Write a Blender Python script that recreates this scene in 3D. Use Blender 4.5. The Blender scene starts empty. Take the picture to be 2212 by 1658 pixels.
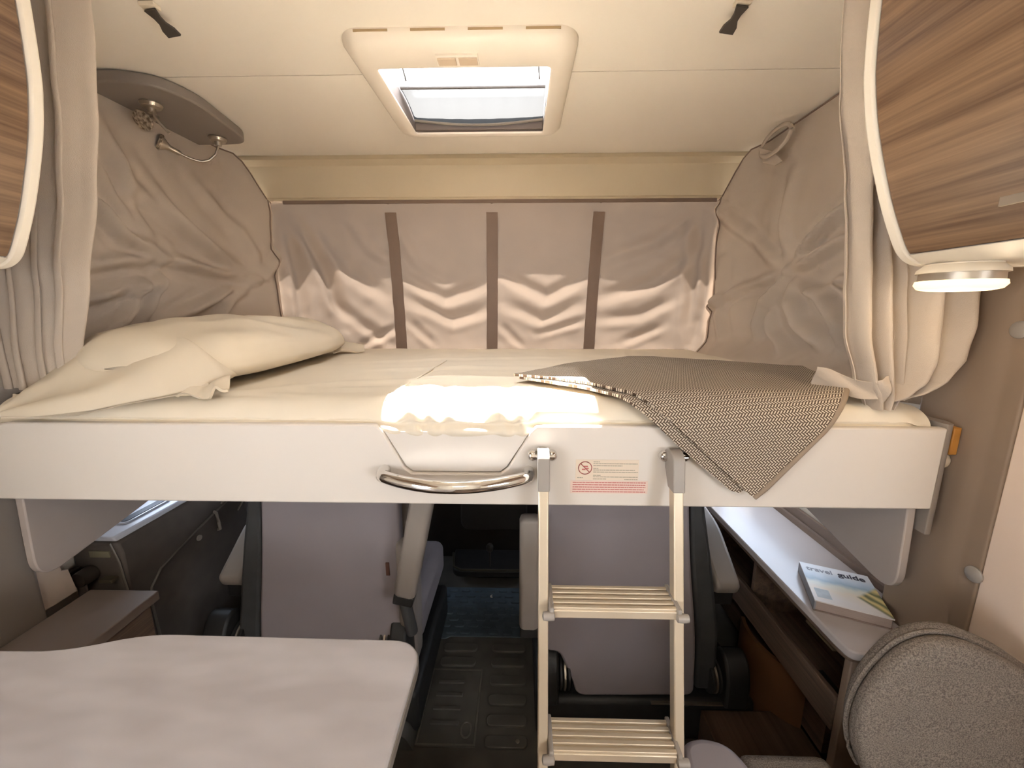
import bpy, bmesh, math, random
from mathutils import Vector, Matrix, noise
random.seed(7)
SC = bpy.context.scene
COL = SC.collection
R = math.radians

# ------------------------------------------------------------------ camera
cam_d = bpy.data.cameras.new('camera')
cam_d.sensor_fit = 'HORIZONTAL'; cam_d.sensor_width = 36.0
cam_d.lens = 36.0 * 850.0 / 2212.0
cam_d.clip_start = 0.01
cam = bpy.data.objects.new('camera', cam_d); COL.objects.link(cam)
cam.location = (0, 0, 1.30)
cam.rotation_euler = (R(90 - 10.7), 0, R(1.3))
SC.camera = cam

# ------------------------------------------------------------------ light and exposure
SC.view_settings.view_transform = 'Standard'
SC.view_settings.look = 'None'
SC.view_settings.gamma = 1.0
SC.view_settings.use_curve_mapping = False
SC.view_settings.exposure = 0.67

world = bpy.data.worlds.new('daylight_sky'); SC.world = world
world.use_nodes = True
bg = world.node_tree.nodes['Background']
bg.inputs[0].default_value = (0.93, 0.965, 1.0, 1); bg.inputs[1].default_value = 10.0

def light(name, kind, loc, energy, col, rot=(0, 0, 0), size=None, sizey=None, angle=None):
    d = bpy.data.lights.new(name, kind); d.energy = energy; d.color = col
    if kind == 'AREA':
        d.shape = 'RECTANGLE'; d.size = size; d.size_y = sizey or size
    if kind == 'SUN': d.angle = angle
    if kind in ('POINT', 'SPOT'): d.shadow_soft_size = size
    o = bpy.data.objects.new(name, d); COL.objects.link(o)
    o.location = loc; o.rotation_euler = rot
    return o

sun = light('sun', 'SUN', (0, 3, 5), 94.0, (1.0, 0.96, 0.90), angle=R(0.6))
sun.rotation_euler = Vector((0.09, -0.44, -0.9)).to_track_quat('-Z', 'Y').to_euler()
WARM = (1.0, 0.95, 0.88); COOL = (0.86, 0.93, 1.0)
# daylight at the windows of the living area behind the camera
light('window_daylight', 'AREA', (1.13, -0.85, 1.2), 3.2, WARM, (0, R(90), 0), 0.6, 1.1)
light('window_daylight', 'AREA', (-1.42, -0.85, 1.2), 3.2, WARM, (0, R(-90), 0), 0.6, 1.1)
# daylight at the two cab side windows
light('cab_window_daylight', 'AREA', (1.13, 1.62, 0.86), 0.5, COOL, (0, R(90), 0), 0.38, 0.8)
light('cab_window_daylight', 'AREA', (-1.42, 1.62, 0.86), 0.5, COOL, (0, R(-90), 0), 0.38, 0.8)
# the roof hatch is where most of the sky light comes in
hp_ = light('hatch_portal', 'AREA', (-0.165, 1.465, 2.108), 1, (1, 1, 1), (0, 0, 0), 0.49, 0.42)
hp_.data.cycles.is_portal = True
SC.cycles.max_bounces = 5
SC.cycles.diffuse_bounces = 4
SC.cycles.use_adaptive_sampling = True
SC.cycles.adaptive_threshold = 0.1
SC.cycles.adaptive_min_samples = 16
SC.cycles.transparent_max_bounces = 6
SC.cycles.sample_clamp_indirect = 40.0
SC.cycles.caustics_reflective = False
SC.cycles.caustics_refractive = False

# ------------------------------------------------------------------ calibration helper: photo pixel -> point on an axis plane
_P, _Y = R(10.7), R(1.3)
_fw = Vector((-math.sin(_Y) * math.cos(_P), math.cos(_Y) * math.cos(_P), -math.sin(_P)))
_rt = Vector((math.cos(_Y), math.sin(_Y), 0)); _up = _rt.cross(_fw)
def at(px, py, ax, val):
    d = _fw + _rt * ((px - 1106) / 850) + _up * ((829 - py) / 850)
    c = Vector((0, 0, 1.3)); i = 'xyz'.index(ax)
    return c + d * ((val - c[i]) / d[i])

# ------------------------------------------------------------------ materials
def lin(c):
    return tuple(((v / 255) / 12.92 if v / 255 <= 0.04045 else ((v / 255 + 0.055) / 1.055) ** 2.4) for v in c) + (1,)
_M = {}
def mat(name, rgb, rough=0.5, metal=0.0, var=0.0, vscale=8.0, bump=0.0, bscale=200.0, spec=0.5, stretch=None, rgb2=None, coat=0.0, trans=0.0):
    if name in _M: return _M[name]
    m = bpy.data.materials.new(name); m.use_nodes = True; nt = m.node_tree; N = nt.nodes; L = nt.links
    b = N['Principled BSDF']
    b.inputs['Roughness'].default_value = rough; b.inputs['Metallic'].default_value = metal
    b.inputs['Specular IOR Level'].default_value = spec
    b.inputs['Coat Weight'].default_value = coat
    base = lin(rgb)
    if var == 0 and not rgb2 and bump == 0 and trans == 0:
        b.inputs['Base Color'].default_value = base
        _M[name] = m; return m
    tc = N.new('ShaderNodeTexCoord')
    src = tc.outputs['Object']
    if stretch:
        mp = N.new('ShaderNodeMapping'); mp.inputs['Scale'].default_value = stretch
        L.new(src, mp.inputs['Vector']); src = mp.outputs['Vector']
    nz = N.new('ShaderNodeTexNoise'); nz.inputs['Scale'].default_value = vscale; nz.inputs['Detail'].default_value = 1
    L.new(src, nz.inputs['Vector'])
    rp = N.new('ShaderNodeValToRGB')
    if rgb2: c2 = lin(rgb2)
    else: c2 = tuple(v * (1 - var) for v in base[:3]) + (1,)
    rp.color_ramp.elements[0].position = 0.32; rp.color_ramp.elements[1].position = 0.68
    rp.color_ramp.elements[0].color = c2; rp.color_ramp.elements[1].color = base
    L.new(nz.outputs['Fac'], rp.inputs['Fac']); L.new(rp.outputs['Color'], b.inputs['Base Color'])
    if bump > 0:
        n2 = N.new('ShaderNodeTexNoise'); n2.inputs['Scale'].default_value = bscale; n2.inputs['Detail'].default_value = 0
        L.new(src, n2.inputs['Vector'])
        bp = N.new('ShaderNodeBump'); bp.inputs['Strength'].default_value = bump; bp.inputs['Distance'].default_value = 0.002
        L.new(n2.outputs['Fac'], bp.inputs['Height']); L.new(bp.outputs['Normal'], b.inputs['Normal'])
    if trans > 0:
        tr = N.new('ShaderNodeBsdfTranslucent'); L.new(rp.outputs['Color'], tr.inputs['Color'])
        mx = N.new('ShaderNodeMixShader'); mx.inputs[0].default_value = trans
        L.new(b.outputs[0], mx.inputs[1]); L.new(tr.outputs[0], mx.inputs[2])
        L.new(mx.outputs[0], N['Material Output'].inputs['Surface'])
    _M[name] = m
    return m

def mat_emit(name, rgb, strength):
    if name in _M: return _M[name]
    m = bpy.data.materials.new(name); m.use_nodes = True; N = m.node_tree.nodes
    b = N['Principled BSDF']; b.inputs['Base Color'].default_value = lin(rgb)
    b.inputs['Emission Color'].default_value = lin(rgb); b.inputs['Emission Strength'].default_value = strength
    _M[name] = m; return m

def mat_clear(name, tint, gloss=0.06):
    m = bpy.data.materials.new(name); m.use_nodes = True; nt = m.node_tree; N = nt.nodes; L = nt.links
    N.remove(N['Principled BSDF'])
    t = N.new('ShaderNodeBsdfTransparent'); t.inputs[0].default_value = tint
    g = N.new('ShaderNodeBsdfGlossy'); g.inputs['Roughness'].default_value = 0.05
    mx = N.new('ShaderNodeMixShader'); mx.inputs[0].default_value = gloss
    L.new(t.outputs[0], mx.inputs[1]); L.new(g.outputs[0], mx.inputs[2]); L.new(mx.outputs[0], N['Material Output'].inputs['Surface'])
    _M[name] = m; return m

def mat_mesh(name):
    m = bpy.data.materials.new(name); m.use_nodes = True; nt = m.node_tree; N = nt.nodes; L = nt.links
    N.remove(N['Principled BSDF'])
    t = N.new('ShaderNodeBsdfTransparent'); t.inputs[0].default_value = (0.03, 0.03, 0.03, 1)
    d = N.new('ShaderNodeBsdfTranslucent'); d.inputs[0].default_value = (0.030, 0.0298, 0.0293, 1)
    mx = N.new('ShaderNodeMixShader'); mx.inputs[0].default_value = 0.65
    L.new(t.outputs[0], mx.inputs[1]); L.new(d.outputs[0], mx.inputs[2]); L.new(mx.outputs[0], N['Material Output'].inputs['Surface'])
    _M[name] = m; return m

def mat_wood(name, dark, lightc, axis='y'):
    m = bpy.data.materials.new(name); m.use_nodes = True; nt = m.node_tree; N = nt.nodes; L = nt.links
    b = N['Principled BSDF']; b.inputs['Roughness'].default_value = 0.42
    tc = N.new('ShaderNodeTexCoord'); mp = N.new('ShaderNodeMapping')
    mp.inputs['Scale'].default_value = {'y': (45, 1.3, 45), 'x': (1.3, 45, 45)}[axis]
    L.new(tc.outputs['Object'], mp.inputs['Vector'])
    n1 = N.new('ShaderNodeTexNoise'); n1.inputs['Scale'].default_value = 1.0; n1.inputs['Detail'].default_value = 5; n1.inputs['Distortion'].default_value = 0.3
    n2 = N.new('ShaderNodeTexNoise'); n2.inputs['Scale'].default_value = 5.5; n2.inputs['Detail'].default_value = 3
    L.new(mp.outputs[0], n1.inputs['Vector']); L.new(mp.outputs[0], n2.inputs['Vector'])
    ad = N.new('ShaderNodeMath'); ad.operation = 'MULTIPLY_ADD'; ad.inputs[1].default_value = 0.45
    L.new(n2.outputs['Fac'], ad.inputs[0]); L.new(n1.outputs['Fac'], ad.inputs[2])
    rp = N.new('ShaderNodeValToRGB'); e = rp.color_ramp.elements
    e[0].position = 0.5; e[0].color = lin(dark); e[1].position = 0.95; e[1].color = lin(lightc)
    L.new(ad.outputs[0], rp.inputs[0]); L.new(rp.outputs[0], b.inputs['Base Color'])
    bp = N.new('ShaderNodeBump'); bp.inputs['Strength'].default_value = 0.15; bp.inputs['Distance'].default_value = 0.001
    L.new(ad.outputs[0], bp.inputs['Height']); L.new(bp.outputs[0], b.inputs['Normal'])
    _M[name] = m; return m

def mat_herring(name, cell=0.0048):
    m = bpy.data.materials.new(name); m.use_nodes = True; nt = m.node_tree; N = nt.nodes; L = nt.links
    b = N['Principled BSDF']; b.inputs['Roughness'].default_value = 0.9; b.inputs['Specular IOR Level'].default_value = 0.15
    def M(op, a, c=None, d=None):
        n = N.new('ShaderNodeMath'); n.operation = op
        for i, v in enumerate((a, c, d)):
            if v is None: continue
            if isinstance(v, (int, float)): n.inputs[i].default_value = v
            else: L.new(v, n.inputs[i])
        return n.outputs[0]
    uv = N.new('ShaderNodeUVMap'); sp = N.new('ShaderNodeSeparateXYZ'); L.new(uv.outputs[0], sp.inputs[0])
    c45 = math.sqrt(0.5) / cell
    U = M('MULTIPLY', sp.outputs[0], 1 / cell); V = M('MULTIPLY', sp.outputs[1], 1 / cell)
    U = M('ADD', U, 4000.0); V = M('ADD', V, 2000.0)
    i = M('FLOOR', U); j = M('FLOOR', V); fu = M('FRACT', U); fv = M('FRACT', V)
    n = M('MODULO', M('ADD', M('SUBTRACT', i, j), 0.25), 4.0)
    isH = M('LESS_THAN', n, 1.75)
    inv = M('SUBTRACT', 1.0, isH)
    across = M('ADD', M('MULTIPLY', isH, fv), M('MULTIPLY', inv, fu))
    along = M('ADD', M('MULTIPLY', isH, fu), M('MULTIPLY', inv, fv))
    low = M('ADD', M('LESS_THAN', n, 0.75), M('GREATER_THAN', n, 2.75))
    d = M('ADD', M('MULTIPLY', low, along), M('MULTIPLY', M('SUBTRACT', 1.0, low), M('SUBTRACT', 1.0, along)))
    dash = M('LESS_THAN', M('ABSOLUTE', M('SUBTRACT', across, 0.5)), 0.27)
    dash = M('MULTIPLY', dash, M('GREATER_THAN', d, 0.16))
    mx = N.new('ShaderNodeMix'); mx.data_type = 'RGBA'
    L.new(dash, mx.inputs['Factor']); mx.inputs['A'].default_value = lin((88, 72, 60)); mx.inputs['B'].default_value = lin((212, 198, 178))
    L.new(mx.outputs['Result'], b.inputs['Base Color'])
    bp = N.new('ShaderNodeBump'); bp.inputs['Strength'].default_value = 0.5; bp.inputs['Distance'].default_value = 0.001
    L.new(dash, bp.inputs['Height']); L.new(bp.outputs[0], b.inputs['Normal'])
    _M[name] = m; return m

def mat_cover(name):
    # printed landscape on the travel guide cover: u across, v up the page
    m = bpy.data.materials.new(name); m.use_nodes = True; nt = m.node_tree; N = nt.nodes; L = nt.links
    b = N['Principled BSDF']; b.inputs['Roughness'].default_value = 0.35
    uv = N.new('ShaderNodeUVMap'); sp = N.new('ShaderNodeSeparateXYZ'); L.new(uv.outputs[0], sp.inputs[0])
    nz = N.new('ShaderNodeTexNoise'); nz.inputs['Scale'].default_value = 5; L.new(uv.outputs[0], nz.inputs['Vector'])
    a = N.new('ShaderNodeMath'); a.operation = 'MULTIPLY_ADD'; a.inputs[1].default_value = 0.16; L.new(nz.outputs['Fac'], a.inputs[0]); L.new(sp.outputs[1], a.inputs[2])
    rp = N.new('ShaderNodeValToRGB'); cr = rp.color_ramp
    stops = [(0.0, (225, 222, 220)), (0.2, (232, 226, 222)), (0.42, (236, 224, 205)), (0.55, (226, 226, 214)), (0.66, (160, 188, 205)), (0.78, (205, 220, 235)), (0.95, (236, 240, 246))]
    cr.elements[0].position = 0; cr.elements[0].color = lin(stops[0][1]); cr.elements[1].position = 1; cr.elements[1].color = lin((238, 242, 248))
    for p, c in stops[1:]:
        e = cr.elements.new(p); e.color = lin(c)
    L.new(a.outputs[0], rp.inputs[0])
    # hillside on the right: green and yellow terraces
    wv = N.new('ShaderNodeTexWave'); wv.inputs['Scale'].default_value = 2.6; wv.inputs['Distortion'].default_value = 4; wv.bands_direction = 'DIAGONAL'
    L.new(uv.outputs[0], wv.inputs['Vector'])
    hr = N.new('ShaderNodeValToRGB'); hr.color_ramp.elements[0].color = lin((110, 112, 70)); hr.color_ramp.elements[1].color = lin((226, 206, 140)); L.new(wv.outputs['Fac'], hr.inputs[0])
    s1 = N.new('ShaderNodeMath'); s1.operation = 'SUBTRACT'; L.new(sp.outputs[0], s1.inputs[0]); s1.inputs[1].default_value = 0.62
    s2 = N.new('ShaderNodeMath'); s2.operation = 'ABSOLUTE'
    s3 = N.new('ShaderNodeMath'); s3.operation = 'SUBTRACT'; L.new(sp.outputs[1], s3.inputs[0]); s3.inputs[1].default_value = 0.33; L.new(s3.outputs[0], s2.inputs[0])
    s4 = N.new('ShaderNodeMath'); s4.operation = 'MULTIPLY_ADD'; L.new(s2.outputs[0], s4.inputs[0]); s4.inputs[1].default_value = -1.0; L.new(s1.outputs[0], s4.inputs[2])
    s5 = N.new('ShaderNodeMath'); s5.operation = 'MULTIPLY'; s5.use_clamp = True; L.new(s4.outputs[0], s5.inputs[0]); s5.inputs[1].default_value = 14
    mx = N.new('ShaderNodeMix'); mx.data_type = 'RGBA'; L.new(s5.outputs[0], mx.inputs['Factor']); L.new(rp.outputs[0], mx.inputs['A']); L.new(hr.outputs[0], mx.inputs['B'])
    L.new(mx.outputs['Result'], b.inputs['Base Color'])
    _M[name] = m; return m

CREAM = mat('cream_laminate', (238, 228, 212), 0.4, var=0.03, vscale=3)
CEIL = mat('cream_ceiling_skin', (243, 234, 220), 0.6, var=0.03, vscale=2.5)
HATCHP = mat('ivory_plastic', (244, 233, 218), 0.45, var=0.02)
TRIMC = mat('cream_cab_trim', (212, 196, 168), 0.6, var=0.04, vscale=4)
PANEL = mat('cream_bed_panel', (228, 219, 209), 0.38, var=0.03, vscale=2.5)
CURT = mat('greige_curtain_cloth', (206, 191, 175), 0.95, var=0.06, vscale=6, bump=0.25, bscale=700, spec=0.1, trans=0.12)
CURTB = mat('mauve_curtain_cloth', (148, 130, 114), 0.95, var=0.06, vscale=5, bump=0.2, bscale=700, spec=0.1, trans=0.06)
STRAP = mat('taupe_webbing', (138, 118, 104), 0.95, var=0.05, bump=0.3, bscale=900, spec=0.1)
SHEET = mat('ivory_cotton', (234, 222, 202), 0.85, var=0.02, vscale=10, spec=0.15)
PILLOW = mat('ivory_pillow_cotton', (222, 208, 186), 0.85, var=0.02, vscale=10, spec=0.15)
GREYP = mat('greige_panel', (146, 135, 126), 0.55, var=0.04, vscale=6)
PILLAR = mat('taupe_pillar_foil', (150, 129, 110), 0.55, var=0.05, vscale=5)
SIDEP = mat('grey_side_panel', (184, 172, 164), 0.6, var=0.04, vscale=5)
CHROME = mat('chrome', (225, 222, 218), 0.08, metal=1.0)
SATIN = mat('satin_aluminium', (196, 186, 172), 0.35, metal=0.9, var=0.03)
ALU = mat('cream_aluminium', (222, 206, 182), 0.38, metal=0.35, var=0.03)
GREYPL = mat('grey_plastic', (160, 152, 144), 0.45)
DARK = mat('black_plastic', (44, 43, 42), 0.5, var=0.2, vscale=20)
BLACKR = mat('black_rubber', (108, 104, 97), 0.5, var=0.25, vscale=12)
MATR = mat('blue_black_rubber_mat', (92, 106, 116), 0.5, var=0.25, vscale=15)
CONSOLE = mat('dark_console_plastic', (62, 55, 48), 0.5, var=0.15, vscale=10)
SEATV = mat('grey_seat_vinyl', (148, 139, 142), 0.55, var=0.04, vscale=8)
SEATL = mat('light_grey_armrest', (150, 140, 132), 0.5, var=0.04, vscale=8)
SEATD = mat('dark_seat_cloth', (64, 64, 64), 0.7, var=0.15, vscale=20)
SPECK = mat('speckled_grey_upholstery', (138, 128, 119), 0.95, bump=0.35, bscale=700, vscale=420, rgb2=(98, 90, 83), spec=0.1)
TABLEM = mat('greige_stone_laminate', (180, 174, 174), 0.32, vscale=9, rgb2=(168, 161, 160), stretch=(1, 3, 1))
TABLEE = mat('grey_table_edging', (120, 112, 104), 0.5)
SBTOP = mat('pale_sideboard_laminate', (200, 192, 190), 0.25, var=0.05, vscale=5)
WALN = mat_wood('brown_oak_foil', (92, 74, 62), (138, 116, 98), 'y')
LOCKW = mat_wood('zebrano_wood_foil', (92, 66, 46), (148, 118, 90), 'y')
HERR = mat_herring('herringbone_weave')
HEM = mat('taupe_blanket_hem', (158, 140, 122), 0.95, var=0.05, spec=0.1)
FLOORW = mat_wood('dark_oak_floor', (70, 54, 42), (104, 82, 64), 'y')
ORANGE = mat('honey_wood', (196, 136, 62), 0.5, var=0.15, vscale=30)
WHITEP = mat('white_plastic', (228, 214, 192), 0.4)
DOORD = mat('dark_door_plastic', (100, 91, 84), 0.6, var=0.15, vscale=20)
SILL = mat('daylit_sill_grey', (206, 208, 218), 0.35, var=0.04)  # sill grey brightened to stand for daylight from the cab window
PAPER = mat('paper_pages', (176, 158, 148), 0.8, var=0.15, vscale=60, stretch=(1, 1, 40))
INK = mat('dark_ink', (52, 50, 66), 0.6)
INKL = mat('pale_grey_ink', (160, 165, 180), 0.6)
INKG = mat('grey_green_ink', (150, 145, 125), 0.6)
INKR = mat('red_ink', (196, 110, 104), 0.6)
REDC = mat('dark_red_ink', (160, 84, 76), 0.6)
STICK = mat('sticker_film', (230, 214, 194), 0.3)
STICKR = mat('pink_sticker_film', (232, 208, 194), 0.3)
COVER = mat_cover('landscape_cover_print')
TINT = mat_clear('dimming_cab_glass', (0.62, 0.66, 0.72, 1))  # tint added to the cab panes to dim daylight on the sideboard
PANE = mat_clear('clear_acrylic', (0.97, 0.98, 1, 1))
MESHB = mat_mesh('translucent_blind_cloth')
LAMPG = mat_emit('lit_warm_diffuser', (255, 232, 184), 0.8)

# ------------------------------------------------------------------ builders
def tagp(o, label, cat, group=None, kind=None):
    o['label'] = label
    if cat: o['category'] = cat
    if group: o['group'] = group
    if kind: o['kind'] = kind
    return o
def empty(name, loc, label=None, cat=None, group=None, kind=None):
    o = bpy.data.objects.new(name, None); COL.objects.link(o); o.location = loc; o.empty_display_size = 0.05
    if label: tagp(o, label, cat, group)
    if kind: o['kind'] = kind
    return o
def world_loc(o):
    v = o.location.copy()
    while o.parent: o = o.parent; v = v + o.location
    return v
def obj(name, bm, m, parent=None, bevel=0.0, seg=2, smooth=40, keep=True):
    bmesh.ops.recalc_face_normals(bm, faces=bm.faces[:]) if keep else None
    me = bpy.data.meshes.new(name); bm.to_mesh(me); bm.free()
    for p in me.polygons: p.use_smooth = True
    me.set_sharp_from_angle(angle=R(smooth))
    me.materials.append(m)
    o = bpy.data.objects.new(name, me); COL.objects.link(o)
    if parent is not None:
        o.parent = parent
        root = parent
        while root.parent: root = root.parent
        o.location = (0, 0, 0)
        if parent.parent is None:
            o.location = -parent.location
        # children of a mesh part need no offset: the part already carries it
    if bevel > 0:
        b = o.modifiers.new('bevel', 'BEVEL'); b.width = bevel; b.segments = seg; b.limit_method = 'ANGLE'; b.angle_limit = R(35)
        b.harden_normals = False
    return o
def BM(): return bmesh.new()
def box(bm, x0, x1, y0, y1, z0, z1, rot=None):
    vs = [bm.verts.new((x, y, z)) for x in (x0, x1) for y in (y0, y1) for z in (z0, z1)]
    f = [(0, 1, 3, 2), (4, 6, 7, 5), (0, 4, 5, 1), (2, 3, 7, 6), (0, 2, 6, 4), (1, 5, 7, 3)]
    for q in f: bm.faces.new([vs[i] for i in q])
    if rot:
        c = Vector(((x0 + x1) / 2, (y0 + y1) / 2, (z0 + z1) / 2))
        bmesh.ops.rotate(bm, verts=vs, cent=c, matrix=rot)
    return bm
def bx(*a, rot=None): return box(BM(), *a, rot=rot)
def prism(pts, axis, a0, a1, bm=None):
    bm = bm or BM()
    def P(p, a):
        return {'x': (a, p[0], p[1]), 'y': (p[0], a, p[1]), 'z': (p[0], p[1], a)}[axis]
    lo = [bm.verts.new(P(p, a0)) for p in pts]; hi = [bm.verts.new(P(p, a1)) for p in pts]
    bm.faces.new(lo); bm.faces.new(hi)
    n = len(pts)
    for i in range(n): bm.faces.new((lo[i], lo[(i + 1) % n], hi[(i + 1) % n], hi[i]))
    return bm
def rpoly(pts, r, n=6):
    """round the corners of a polygon; r: one radius or one per corner"""
    out = []; k = len(pts)
    for i in range(k):
        p = Vector(pts[i]); a = Vector(pts[i - 1]); b = Vector(pts[(i + 1) % k])
        ri = r[i] if isinstance(r, (list, tuple)) else r
        if ri <= 0: out.append(tuple(p)); continue
        da = (a - p); db = (b - p)
        ri = min(ri, da.length * 0.49, db.length * 0.49)
        s = p + da.normalized() * ri; e = p + db.normalized() * ri
        for t in range(n + 1):
            u = t / n
            out.append(tuple(s * (1 - u) ** 2 + p * 2 * u * (1 - u) + e * u * u))
    return out
def tube(pts, r, seg=10, bm=None, flat=None):
    bm = bm or BM(); pts = [Vector(p) for p in pts]; rings = []
    ref = Vector((0, 0, 1))
    for i, p in enumerate(pts):
        t = (pts[min(i + 1, len(pts) - 1)] - pts[max(i - 1, 0)]).normalized()
        if abs(t.dot(ref)) > 0.95: ref = Vector((0, 1, 0)) if abs(t.y) < 0.9 else Vector((1, 0, 0))
        a = t.cross(ref).normalized(); b = a.cross(t).normalized()
        rr = r[i] if isinstance(r, (list, tuple)) else r
        rings.append([bm.verts.new(p + a * math.cos(2 * math.pi * k / seg) * rr + b * math.sin(2 * math.pi * k / seg) * rr * (flat or 1)) for k in range(seg)])
    for i in range(len(rings) - 1):
        for k in range(seg): bm.faces.new((rings[i][k], rings[i][(k + 1) % seg], rings[i + 1][(k + 1) % seg], rings[i + 1][k]))
    bm.faces.new(rings[0]); bm.faces.new(rings[-1])
    return bm
def lathe(prof, c, seg=24, axis='z', bm=None):
    bm = bm or BM(); rings = []
    for (r, h) in prof:
        ring = []
        for k in range(seg):
            a = 2 * math.pi * k / seg; u, v = r * math.cos(a), r * math.sin(a)
            q = {'z': (u, v, h), 'y': (u, h, v), 'x': (h, u, v)}[axis]
            ring.append(bm.verts.new((c[0] + q[0], c[1] + q[1], c[2] + q[2])))
        rings.append(ring)
    for i in range(len(rings) - 1):
        for k in range(seg): bm.faces.new((rings[i][k], rings[i][(k + 1) % seg], rings[i + 1][(k + 1) % seg], rings[i + 1][k]))
    bm.faces.new(rings[0]); bm.faces.new(rings[-1])
    return bm
def grid(fn, nu, nv, thick=0.0, tdir=None):
    """surface fn(u,v)->Vector with u,v in 0..1; thick: give it real thickness"""
    bm = BM()
    V = [[bm.verts.new(fn(i / nu, j / nv)) for j in range(nv + 1)] for i in range(nu + 1)]
    for i in range(nu):
        for j in range(nv): bm.faces.new((V[i][j], V[i + 1][j], V[i + 1][j + 1], V[i][j + 1]))
    if thick:
        bm.normal_update()
        bmesh.ops.recalc_face_normals(bm, faces=bm.faces[:])
        bmesh.ops.solidify(bm, geom=bm.faces[:], thickness=thick)
    return bm
def segd(p, a, b):
    ax, ay = a; bx_, by = b; dx, dy = bx_ - ax, by - ay
    L2 = dx * dx + dy * dy or 1e-9
    t = max(0, min(1, ((p[0] - ax) * dx + (p[1] - ay) * dy) / L2))
    cx, cy = ax + dx * t, ay + dy * t
    d = math.hypot(p[0] - cx, p[1] - cy)
    s = 1 if (p[0] - ax) * dy - (p[1] - ay) * dx > 0 else -1
    return d, t, s
def foldh(p, folds):
    """height of the creases at p; a fold is (polyline, amplitude, width)"""
    h = 0
    for pl, amp, w in folds:
        best = None
        n = len(pl) - 1
        for i in range(n):
            d, t, s = segd(p, pl[i], pl[i + 1])
            if best is None or d < best[0]: best = (d, (i + t) / n, s)
        d, t, s = best
        if d > 4 * w: continue
        ends = min(1, 3.2 * t + 0.25, 3.2 * (1 - t) + 0.25)
        x = d / w
        h += amp * ends * (math.exp(-x * x) - 0.55 * math.exp(-((x - 1.5) ** 2) * 1.3) * (1 if s > 0 else 0.35))
    return h
def lerp_tab(tab, z):
    tab = sorted(tab)
    if z <= tab[0][0]: return tab[0][1]
    for (a, va), (b, vb) in zip(tab, tab[1:]):
        if z <= b:
            t = (z - a) / (b - a); t = t * t * (3 - 2 * t) * 0.5 + t * 0.5
            return va + (vb - va) * t
    return tab[-1][1]
def sm(t): t = max(0, min(1, t)); return t * t * (3 - 2 * t)

# ------------------------------------------------------------------ the setting
def wall_cells(x0, x1, ys, zs, skip):
    bm = BM()
    for i in range(len(ys) - 1):
        for j in range(len(zs) - 1):
            if (i, j) in skip: continue
            box(bm, x0, x1, ys[i], ys[i + 1], zs[j], zs[j + 1])
    bmesh.ops.remove_doubles(bm, verts=bm.verts[:], dist=1e-5)
    return bm
def structure(o): o['kind'] = 'structure'; return o
YS = [-2.2, -1.4, -0.3, 1.22, 2.02, 2.34, 2.7]; ZS = [-0.2, 0.67, 0.90, 1.05, 1.5, 2.02]
SK = {(1, 2), (1, 3), (3, 1), (3, 2)}
structure(obj('wall_right', wall_cells(1.06, 1.10, YS, ZS, SK), CREAM))
structure(obj('wall_left', wall_cells(-1.39, -1.35, YS, ZS, SK), CREAM))
structure(obj('wall_rear', bx(-1.39, 1.10, -2.24, -2.2, -0.2, 2.02), CREAM))
structure(obj('wall_front', bx(-1.39, 1.10, 2.70, 2.74, -0.2, 0.90), DARK))
ws = empty('window_5', (-0.145, 2.6, 0.9), kind='structure')
obj('pane', prism([(2.345, 2.03), (2.70, 0.90), (2.706, 0.90), (2.351, 2.03)], 'x', -1.385, 1.095), PANE, ws)
n = 0
for (ya, yb, za, zb) in ((-1.4, -0.3, 0.90, 1.5), (1.22, 2.02, 0.67, 1.05)):
    for xa in (1.07, -1.38):
        n += 1
        w = empty('window_%d' % n, (xa, (ya + yb) / 2, za), kind='structure')
        bm = BM()
        box(bm, xa, xa + .02, ya, yb, za, za + .03); box(bm, xa, xa + .02, ya, yb, zb - .03, zb)
        box(bm, xa, xa + .02, ya, ya + .03, za + .03, zb - .03); box(bm, xa, xa + .02, yb - .03, yb, za + .03, zb - .03)
        obj('window_frame', bm, DARK, w)
        obj('pane', bx(xa + .006, xa + .012, ya + .03, yb - .03, za + .03, zb - .03), PANE if ya < 0 else TINT, w)
# ceiling panels around the roof hatch opening
HX0, HX1, HY0, HY1 = -0.415, 0.085, 1.245, 1.69
ceil = empty('ceiling', (-0.145, 0, 2.0), kind='structure')
obj('ceiling_panel', prism([(-1.39, -2.24), (1.10, -2.24), (1.10, 1.335), (HX1, 1.335), (HX1, HY0), (HX0, HY0), (HX0, 1.335), (-1.39, 1.335)], 'z', 2.0, 2.04), CEIL, ceil)
obj('ceiling_panel', prism([(-1.39, 1.3385), (HX0, 1.3385), (HX0, HY1), (HX1, HY1), (HX1, 1.3385), (1.10, 1.3385), (1.10, 2.34), (-1.39, 2.34)], 'z', 2.0, 2.04), CEIL, ceil)
obj('panel_backing', bx(-1.39, HX0 - .05, 1.30, 1.38, 2.035, 2.06), CEIL, ceil)
obj('panel_backing', bx(HX1 + .05, 1.10, 1.30, 1.38, 2.035, 2.06), CEIL, ceil)
# cream cab header between ceiling and rear curtain: an S profile swept across, dropping at both ends
def header(u, v):
    x = -1.34 + 2.39 * u
    prof = [(0.0, 1.975, 1.999), (0.10, 1.968, 1.985), (0.2, 2.0, 1.972), (0.55, 2.03, 1.90), (0.92, 2.05, 1.835), (1.0, 2.038, 1.822)]
    for (a, ya, za), (b, yb, zb) in zip(prof, prof[1:]):
        if v <= b + 1e-9:
            t = (v - a) / (b - a); y = ya + (yb - ya) * t; z = za + (zb - za) * t; break
    return Vector((x, y, z))
o = structure(obj('trim_1', grid(header, 40, 40, 0.012), TRIMC, smooth=60))
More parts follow.
